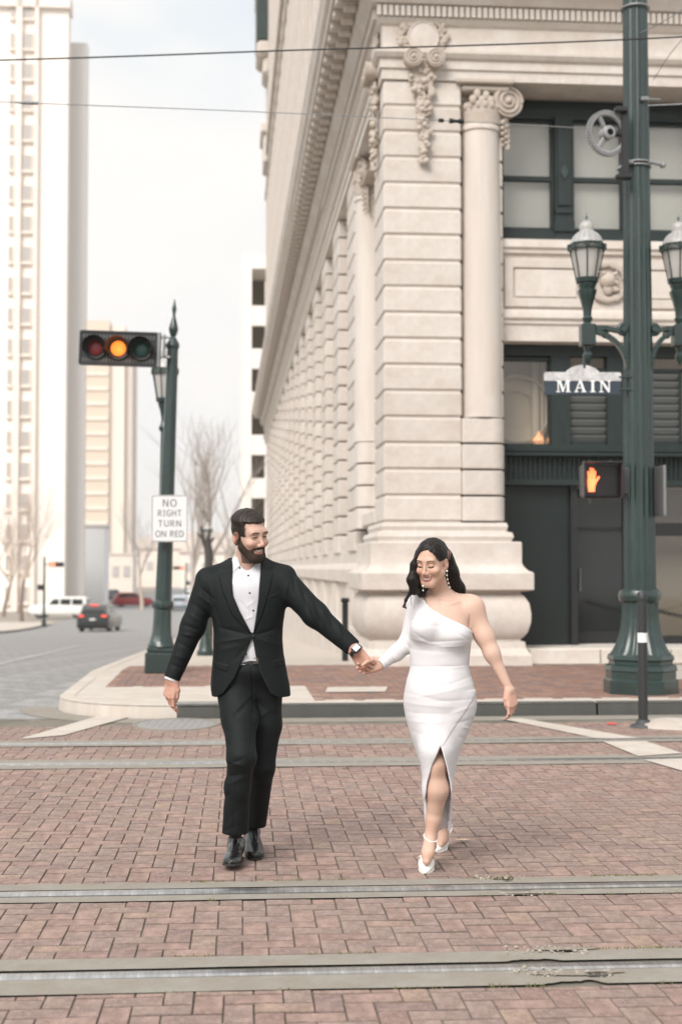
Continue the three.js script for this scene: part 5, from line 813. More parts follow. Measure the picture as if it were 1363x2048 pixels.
// head in its own axes: x to the person's left, y up, z out of the face; chin near y = -0.118, crown near y = 0.118
function headOf(c, yaw, pitch, roll, s, o) {
  const m = new THREE.Matrix4().makeRotationZ(roll).multiply(new THREE.Matrix4().makeRotationY(yaw)).multiply(new THREE.Matrix4().makeRotationX(pitch)), e = m.elements;
  const L = (x, y, z) => { x = (x - c.x) / s; y = (y - c.y) / s; z = (z - c.z) / s; return [e[0] * x + e[1] * y + e[2] * z, e[4] * x + e[5] * y + e[6] * z, e[8] * x + e[9] * y + e[10] * z]; };
  const at = (x, y, z) => V(x, y, z).multiplyScalar(s).applyMatrix4(m).add(c);
  const w = o.wide ?? 1, P = [[ell(V(0, 0.034, -0.018), 0.076, 0.086, 0.097), 0.03], [ell(V(0, -0.03, 0.028), 0.061 * w, 0.083, 0.064), 0.03], [cap(V(-0.012, -0.1, 0.068), V(0.012, -0.1, 0.068), 0.0165 * (o.chin ?? 1)), 0.03],
    [cap(V(-0.05 * w, -0.055, 0.012), V(-0.02, -0.095, 0.062), 0.021, 0.018), 0.025], [cap(V(0.05 * w, -0.055, 0.012), V(0.02, -0.095, 0.062), 0.021, 0.018), 0.025],
    [ell(V(-0.041 * w, -0.025, 0.067), 0.022, 0.018, 0.021), 0.02], [ell(V(0.041 * w, -0.025, 0.067), 0.022, 0.018, 0.021), 0.02], [cap(V(-0.038, 0.03, 0.074), V(0.038, 0.03, 0.074), 0.011 * (o.brow ?? 1)), 0.025]];
  const lid = [ell(V(-0.031, 0.006, 0.0755), 0.0145, 0.0105, 0.012), ell(V(0.031, 0.006, 0.0755), 0.0145, 0.0105, 0.012)], soc = [ell(V(-0.031, 0.009, 0.096), 0.019, 0.0115, 0.014), ell(V(0.031, 0.009, 0.096), 0.019, 0.0115, 0.014)];
  const nz = o.nose ?? 1, nose = [[cap(V(0, 0.014, 0.0845), V(0, -0.024, 0.101 + 0.006 * nz), 0.0058 * nz, 0.0088 * nz), 0.014], [ell(V(0, -0.029, 0.099 + 0.007 * nz), 0.0112 * nz, 0.0092, 0.0105), 0.008], [ell(V(-0.0125 * nz, -0.035, 0.096), 0.0075, 0.0075, 0.0105), 0.007], [ell(V(0.0125 * nz, -0.035, 0.096), 0.0075, 0.0075, 0.0105), 0.007]];
  const ear = (q) => { const es = o.earSize ?? 1, a = ell(V(q * 0.079, -0.010, -0.012), 0.011 * es, 0.033 * es, 0.02 * es), b = ell(V(q * (0.079 + 0.0095 * es), -0.004, -0.006), 0.008 * es, 0.019 * es, 0.011 * es), l = ell(V(q * 0.077, -0.012 - 0.023 * es, -0.004), 0.007 * es, 0.011 * es, 0.009 * es); return (x, y, z) => smin(smax(a(x, y, z), -b(x, y, z), 0.005), l(x, y, z), 0.006); };
  const ears = [ear(-1), ear(1)];
  const up = (x) => o.mouthY + 5.5 * x * x, dn = (x) => o.mouthY - o.open + 17 * x * x, MW = o.mouthW ?? 0.027;
  const base = (x, y, z) => { let d = 1e9; for (const [f, k] of P) d = smin(d, f(x, y, z), k); return d; };
  const local = (x, y, z) => {
    let d = base(x, y, z); if (z > 0.03) { for (const f of soc) d = smax(d, -f(x, y, z), 0.014); for (const f of lid) d = smin(d, f(x, y, z), 0.006); for (const [f, k] of nose) d = smin(d, f(x, y, z), k);
      if (Math.abs(x) < 0.045 && y < -0.03) { const ax = Math.abs(x), t = 1 - sst(MW * 0.7, MW * 1.08, ax), u = up(x), l = dn(x); d -= 0.0034 * t * (Math.exp(-(((y - u - 0.002) / 0.0038) ** 2)) + 1.15 * Math.exp(-(((y - l + 0.003) / 0.0048) ** 2))); d += 0.0045 * t * sst(u + 0.001, u - 0.0015, y) * sst(l - 0.001, l + 0.0015, y);
        d += 0.0035 * Math.exp(-(((ax - MW - 0.006) / 0.005) ** 2)) * Math.exp(-(((y - o.mouthY + 0.0) / 0.014) ** 2)); d += 0.002 * Math.exp(-(((ax - 0.024 - (-0.036 - y) * 0.45) / 0.0035) ** 2)) * sst(-0.062, -0.05, y) * sst(-0.026, -0.04, y); } }
    if (Math.abs(x) > 0.05) d = smin(d, ears[x < 0 ? 0 : 1](x, y, z), 0.007);
    return d;
  };
  const f = (x, y, z) => { const q = L(x, y, z); return local(q[0], q[1], q[2]) * s; };
  const lerp3 = (a, b, t) => [a[0] + (b[0] - a[0]) * t, a[1] + (b[1] - a[1]) * t, a[2] + (b[2] - a[2]) * t];
  const color = (wx, wy, wz) => {
    const [x, y, z] = L(wx, wy, wz), ax = Math.abs(x), n1 = fbm(x * 55, y * 55, z * 55, 3) - 0.5, n2 = noise3(x * 420, y * 420, z * 420) - 0.5; let c_ = [o.skin[0] * (1 + 0.08 * n1 + 0.05 * n2), o.skin[1] * (1 - 0.12 * n1 + 0.07 * n2), o.skin[2] * (1 - 0.16 * n1 + 0.07 * n2)];
    if (y < -0.14 || z < -0.12) return c_;
    if (z > 0.03) {
      c_ = lerp3(c_, o.blush, 0.5 * Math.exp(-(((ax - 0.042) / 0.02) ** 2) - (((y + 0.03) / 0.02) ** 2))); c_ = lerp3(c_, o.blush, 0.45 * Math.exp(-((ax / 0.014) ** 2) - (((y + 0.03) / 0.012) ** 2)) * sst(0.09, 0.1, z));
      const bx = (ax - 0.031) / 0.021, by = o.browY + 0.005 * (1 - bx * bx) - (o.browTilt ?? 0) * bx; c_ = lerp3(c_, o.hair, (o.browK ?? 0.85) * (1 - sst(0.75, 1.05, Math.abs(bx))) * (1 - sst(o.browW, o.browW * 1.7, Math.abs(y - by))));
      const ex = (ax - 0.031) / 0.0155, ly = o.lashY - 0.0045 * (o.lashBend) * (1 - ex * ex); c_ = lerp3(c_, o.lid, 0.55 * (1 - sst(0.7, 1.2, Math.abs(ex))) * sst(o.lashY - 0.004, o.lashY, y) * (1 - sst(0.016, 0.022, y)));
      c_ = lerp3(c_, [0.012, 0.009, 0.008], 0.95 * (1 - sst(0.85, 1.12, Math.abs(ex))) * (1 - sst(o.lashW, o.lashW * 1.8, Math.abs(y - ly))));
      const t = 1 - sst(MW * 0.92, MW * 1.06, ax), u = up(x), l = dn(x); if (t > 0 && z > 0.05) { c_ = lerp3(c_, o.lips, t * sst(l - 0.0085, l - 0.006, y) * sst(u + 0.0062, u + 0.0042, y)); if (y < u - 0.0002 && y > l + 0.0004 && ax < MW * 0.93) c_ = lerp3([0.78, 0.74, 0.68], [0.16, 0.05, 0.045], y < l + 0.0035 * (o.gum ?? 0.5) || ax > MW * 0.8 ? 0.75 : 0); }
      if (Math.abs(ax - 0.007) < 0.0038 && y > -0.0435 && y < -0.0385 && z > 0.088) c_ = lerp3(c_, [0.12, 0.05, 0.04], 0.7);
    } else if (ax > 0.07 && y < 0.03 && y > -0.045) c_ = lerp3(c_, o.ear, 0.75);
    if (o.stubble) c_ = lerp3(c_, o.hair, o.stubble(x, y, z));
    return c_;
  };
  return { f, color, L, at, local, base, s };
}

const SUIT = mat([0.0125, 0.0145, 0.0145], 0.72, { bumpMap: again(grain, 25), bumpScale: 0.0004 });
const suitMat = phys([0.0075, 0.0098, 0.0100], 0.65, { sheen: 0.5, sheenColor: rgb(0.07, 0.09, 0.09), sheenRoughness: 0.5, specularIntensity: 0.35, bumpMap: again(grain, 22), bumpScale: 0.0005 });
const skinMat = (r = 0.5) => new THREE.MeshPhysicalMaterial({ color: 0xffffff, vertexColors: true, roughness: r, specularIntensity: 0.55, bumpMap: again(grain, 18), bumpScale: 0.0003, sheen: 0.15, sheenColor: rgb(0.6, 0.35, 0.28), sheenRoughness: 0.6 });
const hairMat = (c, r) => phys(c, r, { specularIntensity: 0.6 }), hairMatV = (r) => new THREE.MeshPhysicalMaterial({ color: 0xffffff, vertexColors: true, roughness: r, specularIntensity: 0.5 });
const strandColor = (c, f) => (x, y, z) => { const n = f(x, y, z), k = 0.45 + 1.3 * n * n + 0.5 * noise3(x * 500, y * 500, z * 500); return [c[0] * k, c[1] * k, c[2] * k]; };
// body-plane coordinates in photo pixels for a figure standing at distance d
const plane = (d) => { const k = FOCAL / d, o = W(681.5, 1024, d); return [(x) => 681.5 + x * k, (y) => 1024 - (y - o.y) * k, 1 / k]; };
const creaseField = (list) => (u, v) => { let s = 0; for (const [x0, y0, x1, y1, w, a] of list) { const dx = x1 - x0, dy = y1 - y0, l2 = dx * dx + dy * dy; const t = ((u - x0) * dx + (v - y0) * dy) / l2; if (t < -0.15 || t > 1.15) continue; const p = ((u - x0) * dy - (v - y0) * dx) / Math.sqrt(l2) / w; if (p * p < 9) s += a * Math.exp(-Math.pow(Math.abs(p) * 1.15, 1.35)) * Math.max(0, Math.sin(Math.PI * (t + 0.15) / 1.3)); } return s; };
{
  const D = 7.33, man = thing('person', 'man in a dark suit and open white shirt, smiling sideways, holding a hand', 'person', V(0, 0, 0));
  const [PX, PY, S] = plane(D - 0.1), w = (x, y, d = D) => W(x, y, d);
  const sec = (y, a, b, hd, d = D) => { const p = w(a, y, d), q = w(b, y, d); return [p.y, (p.x + q.x) / 2, -d, (q.x - p.x) / 2, hd]; };
  const skinC = [0.52, 0.335, 0.262], hairC = [0.018, 0.013, 0.010];
  // ---- head, neck, hands, body ----
  const beard = (x, y, z) => { const ch = mix(-0.004, -0.056, sst(-0.002, 0.072, z)); let m = sst(ch + 0.009, ch - 0.012, y + 0.005 * (noise3(x * 200, y * 200, z * 200) - 0.5)) * sst(-0.016, 0.0, z) * sst(-0.152, -0.135, y); m = Math.max(m, (1 - sst(0.030, 0.036, Math.abs(x))) * sst(-0.0585, -0.056, y) * sst(-0.043, -0.047, y) * sst(0.06, 0.07, z)); const q = Math.hypot(x / 0.03, (y + 0.0665) / 0.0135); return m * sst(0.92, 1.1, q); };
  const scalp = (x, y, z) => { const ax = Math.abs(x), front = sst(0.066, 0.083, y + 0.10 * Math.max(0, ax - 0.04) + 0.004 * (noise3(x * 120, 1, 2) - 0.5)) , side = sst(0.054, 0.036, z + 0.25 * (y - 0.03) + 0.006 * (noise3(y * 90, 3, 4) - 0.5)) * sst(-0.002, 0.006, y), back = sst(-0.022, -0.032, z) * sst(-0.085, -0.06, y), burn = sst(0.022, 0.015, z) * sst(-0.016, -0.008, z) * sst(-0.032, -0.02, y) * sst(0.055, 0.06, ax); return Math.max(front * sst(-0.2, 0, y), side, back, burn); };
  const H = headOf(w(499.5, 1071, 7.30), 0.70, 0.29, 0.13, 1.02, { skin: skinC, blush: [0.56, 0.28, 0.215], ear: [0.56, 0.25, 0.18], lips: [0.40, 0.16, 0.13], lid: [0.40, 0.22, 0.16], hair: hairC, browY: 0.026, browW: 0.0028, browK: 0.85, lashY: 0.006, lashBend: -0.6, lashW: 0.0019, mouthY: -0.0575, open: 0.0145, mouthW: 0.031, brow: 1.25, nose: 1.0, chin: 1.15, gum: 1, stubble: (x, y, z) => Math.max(0.8 * beard(x, y, z), (0.55 + 0.3 * sst(-0.01, 0.04, y)) * scalp(x, y, z)) });
  const neck = [[cap(w(497, 1098, 7.36), w(492, 1152, 7.41), 0.060, 0.066), 0.03], [cap(w(492, 1150, 7.4), w(440, 1160, 7.42), 0.06, 0.05), 0.04], [cap(w(492, 1150, 7.4), w(545, 1158, 7.42), 0.06, 0.05), 0.04], [cap(H.at(0, -0.06, 0.0), w(490, 1150, 7.38), 0.04, 0.04), 0.03]];
  const headG = surface([[H.f, 0.02], ...neck], w(430, 1150, 7.62).setY(w(0, 1152, 7.36).y), w(575, 1000, 7.1), 0.0023, null, H.color);
  const rW = w(344, 1359, 7.33), lW = w(708, 1299, 7.20);
  const relaxed = [[0.25, 0.45, 0.3], [0.45, 0.6, 0.35], [0.6, 0.65, 0.4], [0.7, 0.65, 0.4]];
  const rh = handPrims(rW, V(-0.16, -1, 0.03), V(-0.62, 0.1, 0.78), V(0.8, 0, 0.55), 0.98, relaxed, [[0.015, 0.022, -0.006], [0.05, 0.042, -0.014], [0.085, 0.04, -0.02], [0.112, 0.03, -0.024]]);
  const lh = handPrims(lW, V(0.57, -0.82, 0.03), V(-0.4, -0.24, 0.88), V(-0.7, -0.5, 0.2), 1.04, [[0.55, 1.0, 0.6], [0.65, 1.1, 0.6], [0.7, 1.1, 0.6], [0.75, 1.1, 0.6]], [[0.02, 0.022, -0.01], [0.055, 0.038, -0.02], [0.09, 0.036, -0.025], [0.118, 0.026, -0.028]]);
  const veins = (x, y, z) => 0.0006 * (noise3(x * 90, y * 90, z * 90) - 0.5);
  const handCol = (x, y, z) => { const n = noise3(x * 60, y * 60, z * 60); return [0.51, 0.325 - 0.07 * n, 0.255 - 0.07 * n]; };
  const armR = [[cap(w(384, 1255, 7.36), rW, 0.042, 0.029), 0.02]], armL = [[cap(w(640, 1232, 7.28), lW, 0.042, 0.029), 0.02]];
  const hg = (h, arm) => { const [lo, hi] = boundsOf(h.pts, 0.035); return surface([...h.prims, ...arm], lo, hi, 0.0026, (d, x, y, z) => d + veins(x, y, z), handCol); };
  const core = [[cap(w(460, 1175, 7.38), w(530, 1175, 7.38), 0.08), 0.06], [cap(w(494, 1200, 7.36), w(500, 1360, 7.36), 0.095, 0.1), 0.08], [cap(w(430, 1168, 7.38), w(384, 1255, 7.36), 0.05, 0.04), 0.03], ...armR, [cap(w(565, 1165, 7.36), w(640, 1232, 7.28), 0.05, 0.04), 0.03], ...armL,
    [cap(w(478, 1370, 7.36), w(482, 1515, 7.16), 0.06, 0.045), 0.05], [cap(w(482, 1515, 7.16), w(471, 1655, 7.29), 0.045, 0.03), 0.02], [cap(w(525, 1370, 7.38), w(522, 1530, 7.40), 0.06, 0.045), 0.05], [cap(w(522, 1530, 7.4), w(507, 1660, 7.6), 0.045, 0.026), 0.02], ...neck];
  const coreG = surface(core, V(w(340, 0, D).x, w(0, 1700, 7.2).y, -7.75), V(w(712, 0, 7.2).x, w(0, 1150, 7.36).y, -7.0), 0.012, null, () => skinC);
  const joinC = (l) => mergeGeometries(l);
  put('body', joinC([headG, hg(rh, armR), hg(lh, armL), coreG]), skinMat(0.5), man);
  // ---- hair and beard ----
  const strands = (x, y, z) => 0.0026 * (noise3(x * 34 + 3, z * 210 + y * 90, 2) - 0.5) + 0.0009 * (noise3(x * 90, z * 480 + y * 200, 7) - 0.5);
  const hairF = (wx, wy, wz) => { const [x, y, z] = H.L(wx, wy, wz), m = scalp(x, y, z), top = sst(0.045, 0.085, y), t = mix(0.0018, 0.0085 + 0.005 * sst(0.03, 0.085, z) * sst(0.05, -0.03, x) + 0.007 * sst(0.07, -0.02, z), top) * (0.35 + 0.65 * sst(-0.03, 0.04, y)); return (H.base(x, y, z) - mix(-0.02, t, Math.pow(m, 0.4)) + strands(x, y, z) * (0.35 + top)) * H.s; };
  put('hair', surface([[hairF, 0.001]], w(445, 1115, 7.6), w(560, 995, 7.05), 0.0022, null, strandColor([0.019, 0.0135, 0.0105], (x, y, z) => { const q = H.L(x, y, z); return noise3(q[0] * 40 + 3, q[2] * 420 + q[1] * 180, 2); })), hairMatV(0.45), man);
  const beardF = (wx, wy, wz) => { const [x, y, z] = H.L(wx, wy, wz), m = beard(x, y, z); return (H.base(x, y, z) - mix(-0.02, 0.0018 + 0.005 * sst(-0.07, -0.112, y) * sst(0.02, 0.06, z) + 0.002 * sst(0.05, 0.09, z), Math.pow(m, 0.35)) + 0.0026 * (noise3(x * 330, y * 120, z * 330) - 0.5)) * H.s; };
  put('beard', surface([[beardF, 0.001]], w(445, 1140, 7.5), w(560, 1050, 7.05), 0.0022, null, strandColor([0.034, 0.022, 0.0155], (x, y, z) => noise3(x * 420, y * 160, z * 420))), hairMatV(0.8), man);
  // ---- shirt ----
  const shirtSec = [sec(1118, 464, 528, 0.068, 7.385), sec(1140, 452, 545, 0.085, 7.37), sec(1165, 430, 560, 0.10, D), sec(1205, 425, 566, 0.108), sec(1265, 434, 560, 0.108), sec(1330, 436, 558, 0.11)];
  const sC = creaseField([[478, 1200, 500, 1225, 4, 0.004], [492, 1215, 512, 1200, 4, -0.003], [480, 1165, 500, 1170, 4, 0.002], [488, 1240, 508, 1232, 3, -0.004], [495, 1160, 497, 1260, 1.5, -0.0015], [505, 1160, 506, 1260, 1.2, -0.001], [492, 1300, 510, 1290, 3, 0.003]]);
  const shirtF = loft(shirtSec), tie = loft([sec(1100, 467, 520, 0.065, 7.375), sec(1140, 458, 530, 0.075, 7.375)]);
  const leafL = poly2([[457, 1100], [464, 1146], [479, 1131], [474, 1118], [466, 1098]]), leafR = poly2([[511, 1122], [520, 1108], [527, 1112], [519, 1141]]);
  put('shirt', surface([[shirtF, 0.02]], V(w(410, 0).x, w(0, 1335).y, -7.6), V(w(580, 0).x, w(0, 1105).y, -7.1), 0.004, (d, x, y, z) => { const u = PX(x), v = PY(y); if (z > -D - 0.02) { d += sC(u, v) * 0.8; const c = Math.min(leafL(u, v), leafR(u, v)); d -= 0.009 * sst(0.8, -0.8, c) * sst(1152, 1142, v); d = smax(d, -((Math.hypot((u - 493), (v - 1112) * 0.62) - 17.5) * S), 0.004); } else d = smax(d, y - w(0, 1112).y, 0.01); return d; }), mat([0.55, 0.543, 0.565], 0.8), man);
  for (const [x, y] of [[480, 1136], [497, 1151], [500, 1186], [507, 1221]]) { const p = w(x, y, 7.205 + (y < 1140 ? 0.055 : y < 1160 ? 0.03 : 0.008)), b = put('button', join([cyl(0.0052, 0.0052, 0.003, 0, 0, 0, 14).rotateX(Math.PI / 2)]), M.black, man); b.position.copy(p); b.position.z += 0.018; }
  // ---- trousers ----
  const tr = [[cap(w(470, 1372, 7.34), w(480, 1440, 7.26), 0.1, 0.092), 0.03], [cap(w(478, 1430, 7.26), w(483, 1515, 7.14), 0.088, 0.069), 0.03], [cap(w(483, 1515, 7.14), w(475, 1575, 7.17), 0.069, 0.062), 0.03], [cap(w(475, 1575, 7.17), w(470, 1665, 7.23), 0.062, 0.067), 0.03],
    [cap(w(528, 1372, 7.38), w(530, 1450, 7.38), 0.096, 0.082), 0.022], [cap(w(530, 1450, 7.38), w(523, 1535, 7.38), 0.082, 0.066), 0.03], [cap(w(523, 1535, 7.38), w(507, 1662, 7.58), 0.064, 0.062), 0.03], [loft([sec(1318, 440, 556, 0.105), sec(1345, 434, 562, 0.115), sec(1385, 452, 548, 0.085, 7.37)]), 0.06]];
  const tC = creaseField([[504, 1335, 506, 1400, 1.5, 0.006], [506, 1395, 510, 1520, 2.5, 0.006], [458, 1512, 500, 1522, 4, -0.006], [455, 1522, 495, 1505, 4, 0.005], [452, 1545, 498, 1535, 5, 0.005], [456, 1560, 492, 1545, 4, -0.005], [462, 1440, 500, 1400, 6, 0.005], [470, 1420, 508, 1385, 5, -0.005], [505, 1400, 545, 1430, 6, 0.004], [510, 1440, 550, 1415, 6, -0.004], [512, 1555, 536, 1545, 4, 0.005], [510, 1570, 532, 1562, 4, -0.005], [508, 1600, 526, 1580, 5, 0.004], [450, 1640, 490, 1600, 6, 0.003], [471, 1400, 482, 1500, 2, 0.0025], [480, 1530, 470, 1660, 2, 0.003], [452, 1590, 470, 1570, 5, 0.004], [448, 1655, 480, 1640, 4, 0.003]]);
  const hemR = w(470, 1667, 7.22).y, hemL = w(507, 1652, 7.58).y;
  put('trousers', surface(tr, V(w(420, 0).x, w(0, 1700, 7.2).y, -7.75), V(w(590, 0).x, w(0, 1316).y, -6.98), 0.0046, (d, x, y, z) => { const u = PX(x), v = PY(y); if (z > -7.4) d += tC(u, v) * sst(-7.45, -7.3, z); d += 0.003 * (fbm(x * 14, y * 22, z * 14, 2) - 0.5); const hem = z > -7.42 ? hemR : hemL + 0.0; return smax(d, hem - y, 0.003); }), suitMat, man);
  put('belt', surface([[loft([sec(1316, 441, 555, 0.109), sec(1327, 440, 556, 0.111)]), 0.01]], V(w(425, 0).x, w(0, 1335).y, -7.6), V(w(575, 0).x, w(0, 1308).y, -7.1), 0.004), M.black, man);
  put('buckle', join([box(0.004, 0.028, 0.004, 0.012), box(0.024, 0.004, 0.004, 0, 0.024), box(0.024, 0.004, 0.004)]).translate(...w(511, 1327, 7.207).toArray()), mat([0.25, 0.2, 0.12], 0.3, { metalness: 1 }), man);
  // ---- jacket ----
  const jac = [[loft([sec(1118, 459, 532, 0.08, 7.39), sec(1136, 440, 552, 0.1, 7.375), sec(1160, 414, 576, 0.118, 7.35), sec(1205, 419, 572, 0.128), sec(1265, 427, 565, 0.124), sec(1320, 425, 569, 0.128), sec(1370, 421, 579, 0.134), sec(1397, 424, 581, 0.136)]), 0.03],
    [cap(w(462, 1136, 7.4), w(414, 1154, 7.38), 0.045, 0.046), 0.035], [cap(w(524, 1134, 7.4), w(570, 1148, 7.37), 0.045, 0.046), 0.035],
    [cap(w(417, 1166, 7.37), w(386, 1252, 7.36), 0.071, 0.061), 0.035], [cap(w(386, 1252, 7.36), w(345, 1354, 7.33), 0.061, 0.0435), 0.03], [cap(w(567, 1163, 7.35), w(630, 1229, 7.29), 0.071, 0.064), 0.035], [cap(w(630, 1229, 7.29), w(704, 1294, 7.22), 0.063, 0.0455), 0.03]];
  const vee = poly2([[459, 1095], [463, 1150], [466, 1190], [479, 1220], [503, 1265], [507, 1265], [512, 1237], [517, 1198], [519.5, 1150], [521, 1095]]), tail = poly2([[504, 1277], [488, 1316], [471, 1354], [448, 1386], [428, 1397], [428, 1430], [566, 1430], [563, 1397], [543, 1386], [524, 1350], [513, 1316], [506, 1277]]);
  const lapL = poly2([[450, 1090], [441, 1133], [449, 1139], [436, 1147], [443, 1178], [466, 1230], [503, 1267], [470, 1190], [463, 1150], [459, 1095]]), lapR = poly2([[527, 1090], [544, 1131], [536, 1137], [545, 1147], [540, 1178], [525, 1230], [508, 1267], [517, 1198], [520, 1150], [521, 1095]]);
  const flapL = poly2([[424, 1323], [457, 1330], [456, 1342], [424, 1335]]), flapR = poly2([[545, 1322], [572, 1317], [573, 1330], [546, 1335]]), welt = poly2([[536, 1193], [558, 1186], [559, 1191], [537, 1198]]);
  const jC = creaseField([[505, 1270, 440, 1255, 5, 0.007], [505, 1273, 430, 1285, 5, -0.005], [508, 1270, 555, 1258, 5, 0.007], [508, 1275, 560, 1290, 6, -0.005], [505, 1280, 470, 1320, 6, 0.005], [430, 1215, 445, 1260, 5, 0.005], [566, 1215, 548, 1262, 5, 0.005], [440, 1300, 480, 1290, 6, -0.004],
    [398, 1175, 428, 1200, 4, 0.006], [394, 1190, 424, 1212, 4, -0.006], [380, 1205, 415, 1232, 5, 0.006], [372, 1225, 405, 1250, 5, -0.006], [362, 1250, 400, 1262, 5, 0.007], [358, 1268, 394, 1275, 4, -0.006], [352, 1285, 385, 1300, 5, 0.005], [344, 1310, 376, 1320, 5, -0.004], [338, 1330, 368, 1338, 4, 0.004],
    [584, 1140, 590, 1190, 3, 0.006], [590, 1160, 612, 1215, 4, -0.006], [600, 1175, 622, 1235, 5, 0.007], [615, 1190, 636, 1250, 4, -0.006], [628, 1200, 648, 1262, 5, 0.007], [645, 1215, 655, 1268, 4, -0.006], [660, 1228, 668, 1280, 5, 0.006], [676, 1246, 684, 1290, 4, -0.005], [575, 1165, 570, 1200, 3, -0.007], [418, 1170, 424, 1205, 3, -0.006], [404, 1140, 412, 1160, 3, 0.004]]);
  const cutR = w(344, 1357, 7.33), dirR = w(345, 1354, 7.33).sub(w(386, 1252, 7.36)).normalize(), cutL = w(706, 1296, 7.22), dirL = w(704, 1294, 7.22).sub(w(630, 1229, 7.29)).normalize();
  put('jacket', surface(jac, V(w(318, 0).x, w(0, 1402).y, -7.6), V(w(725, 0, 7.2).x, w(0, 1100).y, -7.1), 0.0042, (d, x, y, z) => {
    const u = PX(x), v = PY(y), front = sst(-D - 0.02, -D + 0.04, z);
    if (front > 0) { d += jC(u, v) * front; if (u > 424 && u < 580) { const l = Math.min(lapL(u, v), lapR(u, v)); d -= 0.0055 * sst(0.6, -0.6, l) * front; d += 0.002 * Math.exp(-((l - 1.0) ** 2)) * front; const p = Math.min(flapL(u, v), flapR(u, v)); d -= 0.0035 * sst(0.5, -0.5, p) * front; d -= 0.0025 * sst(0.4, -0.4, welt(u, v)); if (v > 1270) d += 0.0025 * Math.exp(-(((u - 505.5) / 1.2) ** 2)) * sst(1300, 1270, v); } }
    d += 0.003 * (fbm(x * 12, y * 16, z * 12, 2) - 0.5);
    if (z > -D - 0.03) d = Math.max(d, -Math.min(vee(u, v), tail(u, v)) * S);
    if (v < 1150) d = smax(d, -((Math.hypot(u - 493, (v - 1108) * 0.7) - 29) * S), 0.004);
    const eR = (x - cutR.x) * dirR.x + (y - cutR.y) * dirR.y + (z - cutR.z) * dirR.z, eL = (x - cutL.x) * dirL.x + (y - cutL.y) * dirL.y + (z - cutL.z) * dirL.z;
    if (u < 400) d = smax(d, eR, 0.003); if (u > 640) d = smax(d, eL, 0.003); if (v > 1390) d = smax(d, w(0, 1396, 7.22).y - y, 0.004);
    return d;
  }), suitMat, man);
  for (const [x, y, d] of [[506, 1270, 7.198], [491, 1308, 7.2]]) { const b = put('button', lathe([[0, 0.003], [0.004, 0.002], [0.008, 0.004], [0.009, 0], [0, 0]], 16).rotateX(Math.PI / 2), mat([0.01, 0.01, 0.01], 0.25), man); b.position.copy(w(x, y, d)); }
  // shirt cuffs
  const cuff = (c, dir, r) => { const a = c.clone().addScaledVector(dir, -0.02), b = c.clone().addScaledVector(dir, 0.012), g = new THREE.CylinderGeometry(r, r, 0.032, 24, 1, true); return g.applyQuaternion(new THREE.Quaternion().setFromUnitVectors(V(0, 1, 0), dir)).translate((a.x + b.x) / 2, (a.y + b.y) / 2, (a.z + b.z) / 2); };
  put('shirt_cuff', cuff(cutR, dirR, 0.0375), mat([0.55, 0.543, 0.565], 0.8, { side: THREE.DoubleSide }), man);
  // watch
  { const t = new THREE.Group(); t.name = 'watch'; man.add(t); const c = w(711.5, 1302, 7.195); t.position.copy(c); const q = new THREE.Matrix4().makeBasis(V(0.72, 0.5, -0.3).normalize(), dirL.clone().multiplyScalar(1), V(0, 0, 1)); const y = dirL.clone(), z = V(-0.05, 0.45, 0.85).addScaledVector(y, -V(-0.05, 0.45, 0.85).dot(y)).normalize(), x = y.clone().cross(z); t.quaternion.setFromRotationMatrix(new THREE.Matrix4().makeBasis(x, y, z));
    put('strap', new THREE.CylinderGeometry(0.0375, 0.0365, 0.022, 28, 1, true), mat([0.012, 0.012, 0.012], 0.5, { side: THREE.DoubleSide }), t); const f = put('case', box(0.044, 0.04, 0.012, 0, -0.02, 0.036, 0.004), M.black, t); put('screen', box(0.035, 0.031, 0.002, 0, -0.0155, 0.0475, 0.0008), phys([0.55, 0.56, 0.57], 0.15, { clearcoat: 1 }), t); put('crown', cyl(0.003, 0.003, 0.003).rotateZ(Math.PI / 2).translate(0.0235, 0, 0.04), M.steel, t); }
  for (const [a, b] of [[w(471, 1640, 7.33), w(470, 1686, 7.345)], [w(507, 1640, 7.6), w(507, 1678, 7.6)]]) put('sock', rod(a, b, 0.034, 0.032, 16), mat([0.01, 0.01, 0.011], 0.9), man);
  // ---- shoes ----
  const leather = phys([0.010, 0.011, 0.0115], 0.28, { clearcoat: 0.5, clearcoatRoughness: 0.25 });
  const shoeG = (() => { const up = loft2([[-0.135, 0, 0.03, 0.028, 0.03], [-0.12, 0, 0.045, 0.033, 0.045], [-0.07, 0, 0.06, 0.036, 0.06], [-0.01, 0, 0.05, 0.038, 0.05], [0.06, 0.0, 0.034, 0.046, 0.034], [0.11, 0, 0.027, 0.045, 0.026], [0.145, 0, 0.022, 0.034, 0.02], [0.162, 0, 0.018, 0.012, 0.012]]); const ank = cap(V(0, 0.07, -0.075), V(0, 0.12, -0.082), 0.042, 0.04);
    return surface([[up, 0.02], [ank, 0.03]], V(-0.07, -0.005, -0.16), V(0.07, 0.115, 0.18), 0.003, (d, x, y, z) => { const cap_ = Math.abs(z - 0.075 + x * x * 14) ; d += 0.0012 * Math.exp(-((cap_ / 0.0025) ** 2)) * (y > 0.012 ? 1 : 0); const q = Math.abs(Math.abs(x) - 0.012 - (0.045 - z) * 0.12); if (z < 0.045 && z > -0.05 && y > 0.045) d += 0.002 * Math.exp(-((q / 0.003) ** 2)); d += 0.0015 * (fbm(x * 50, y * 20, z * 60, 2) - 0.5) * sst(0.02, 0.06, z) * sst(0.12, 0.08, z); return smax(d, 0.010 - y, 0.002); }); })();
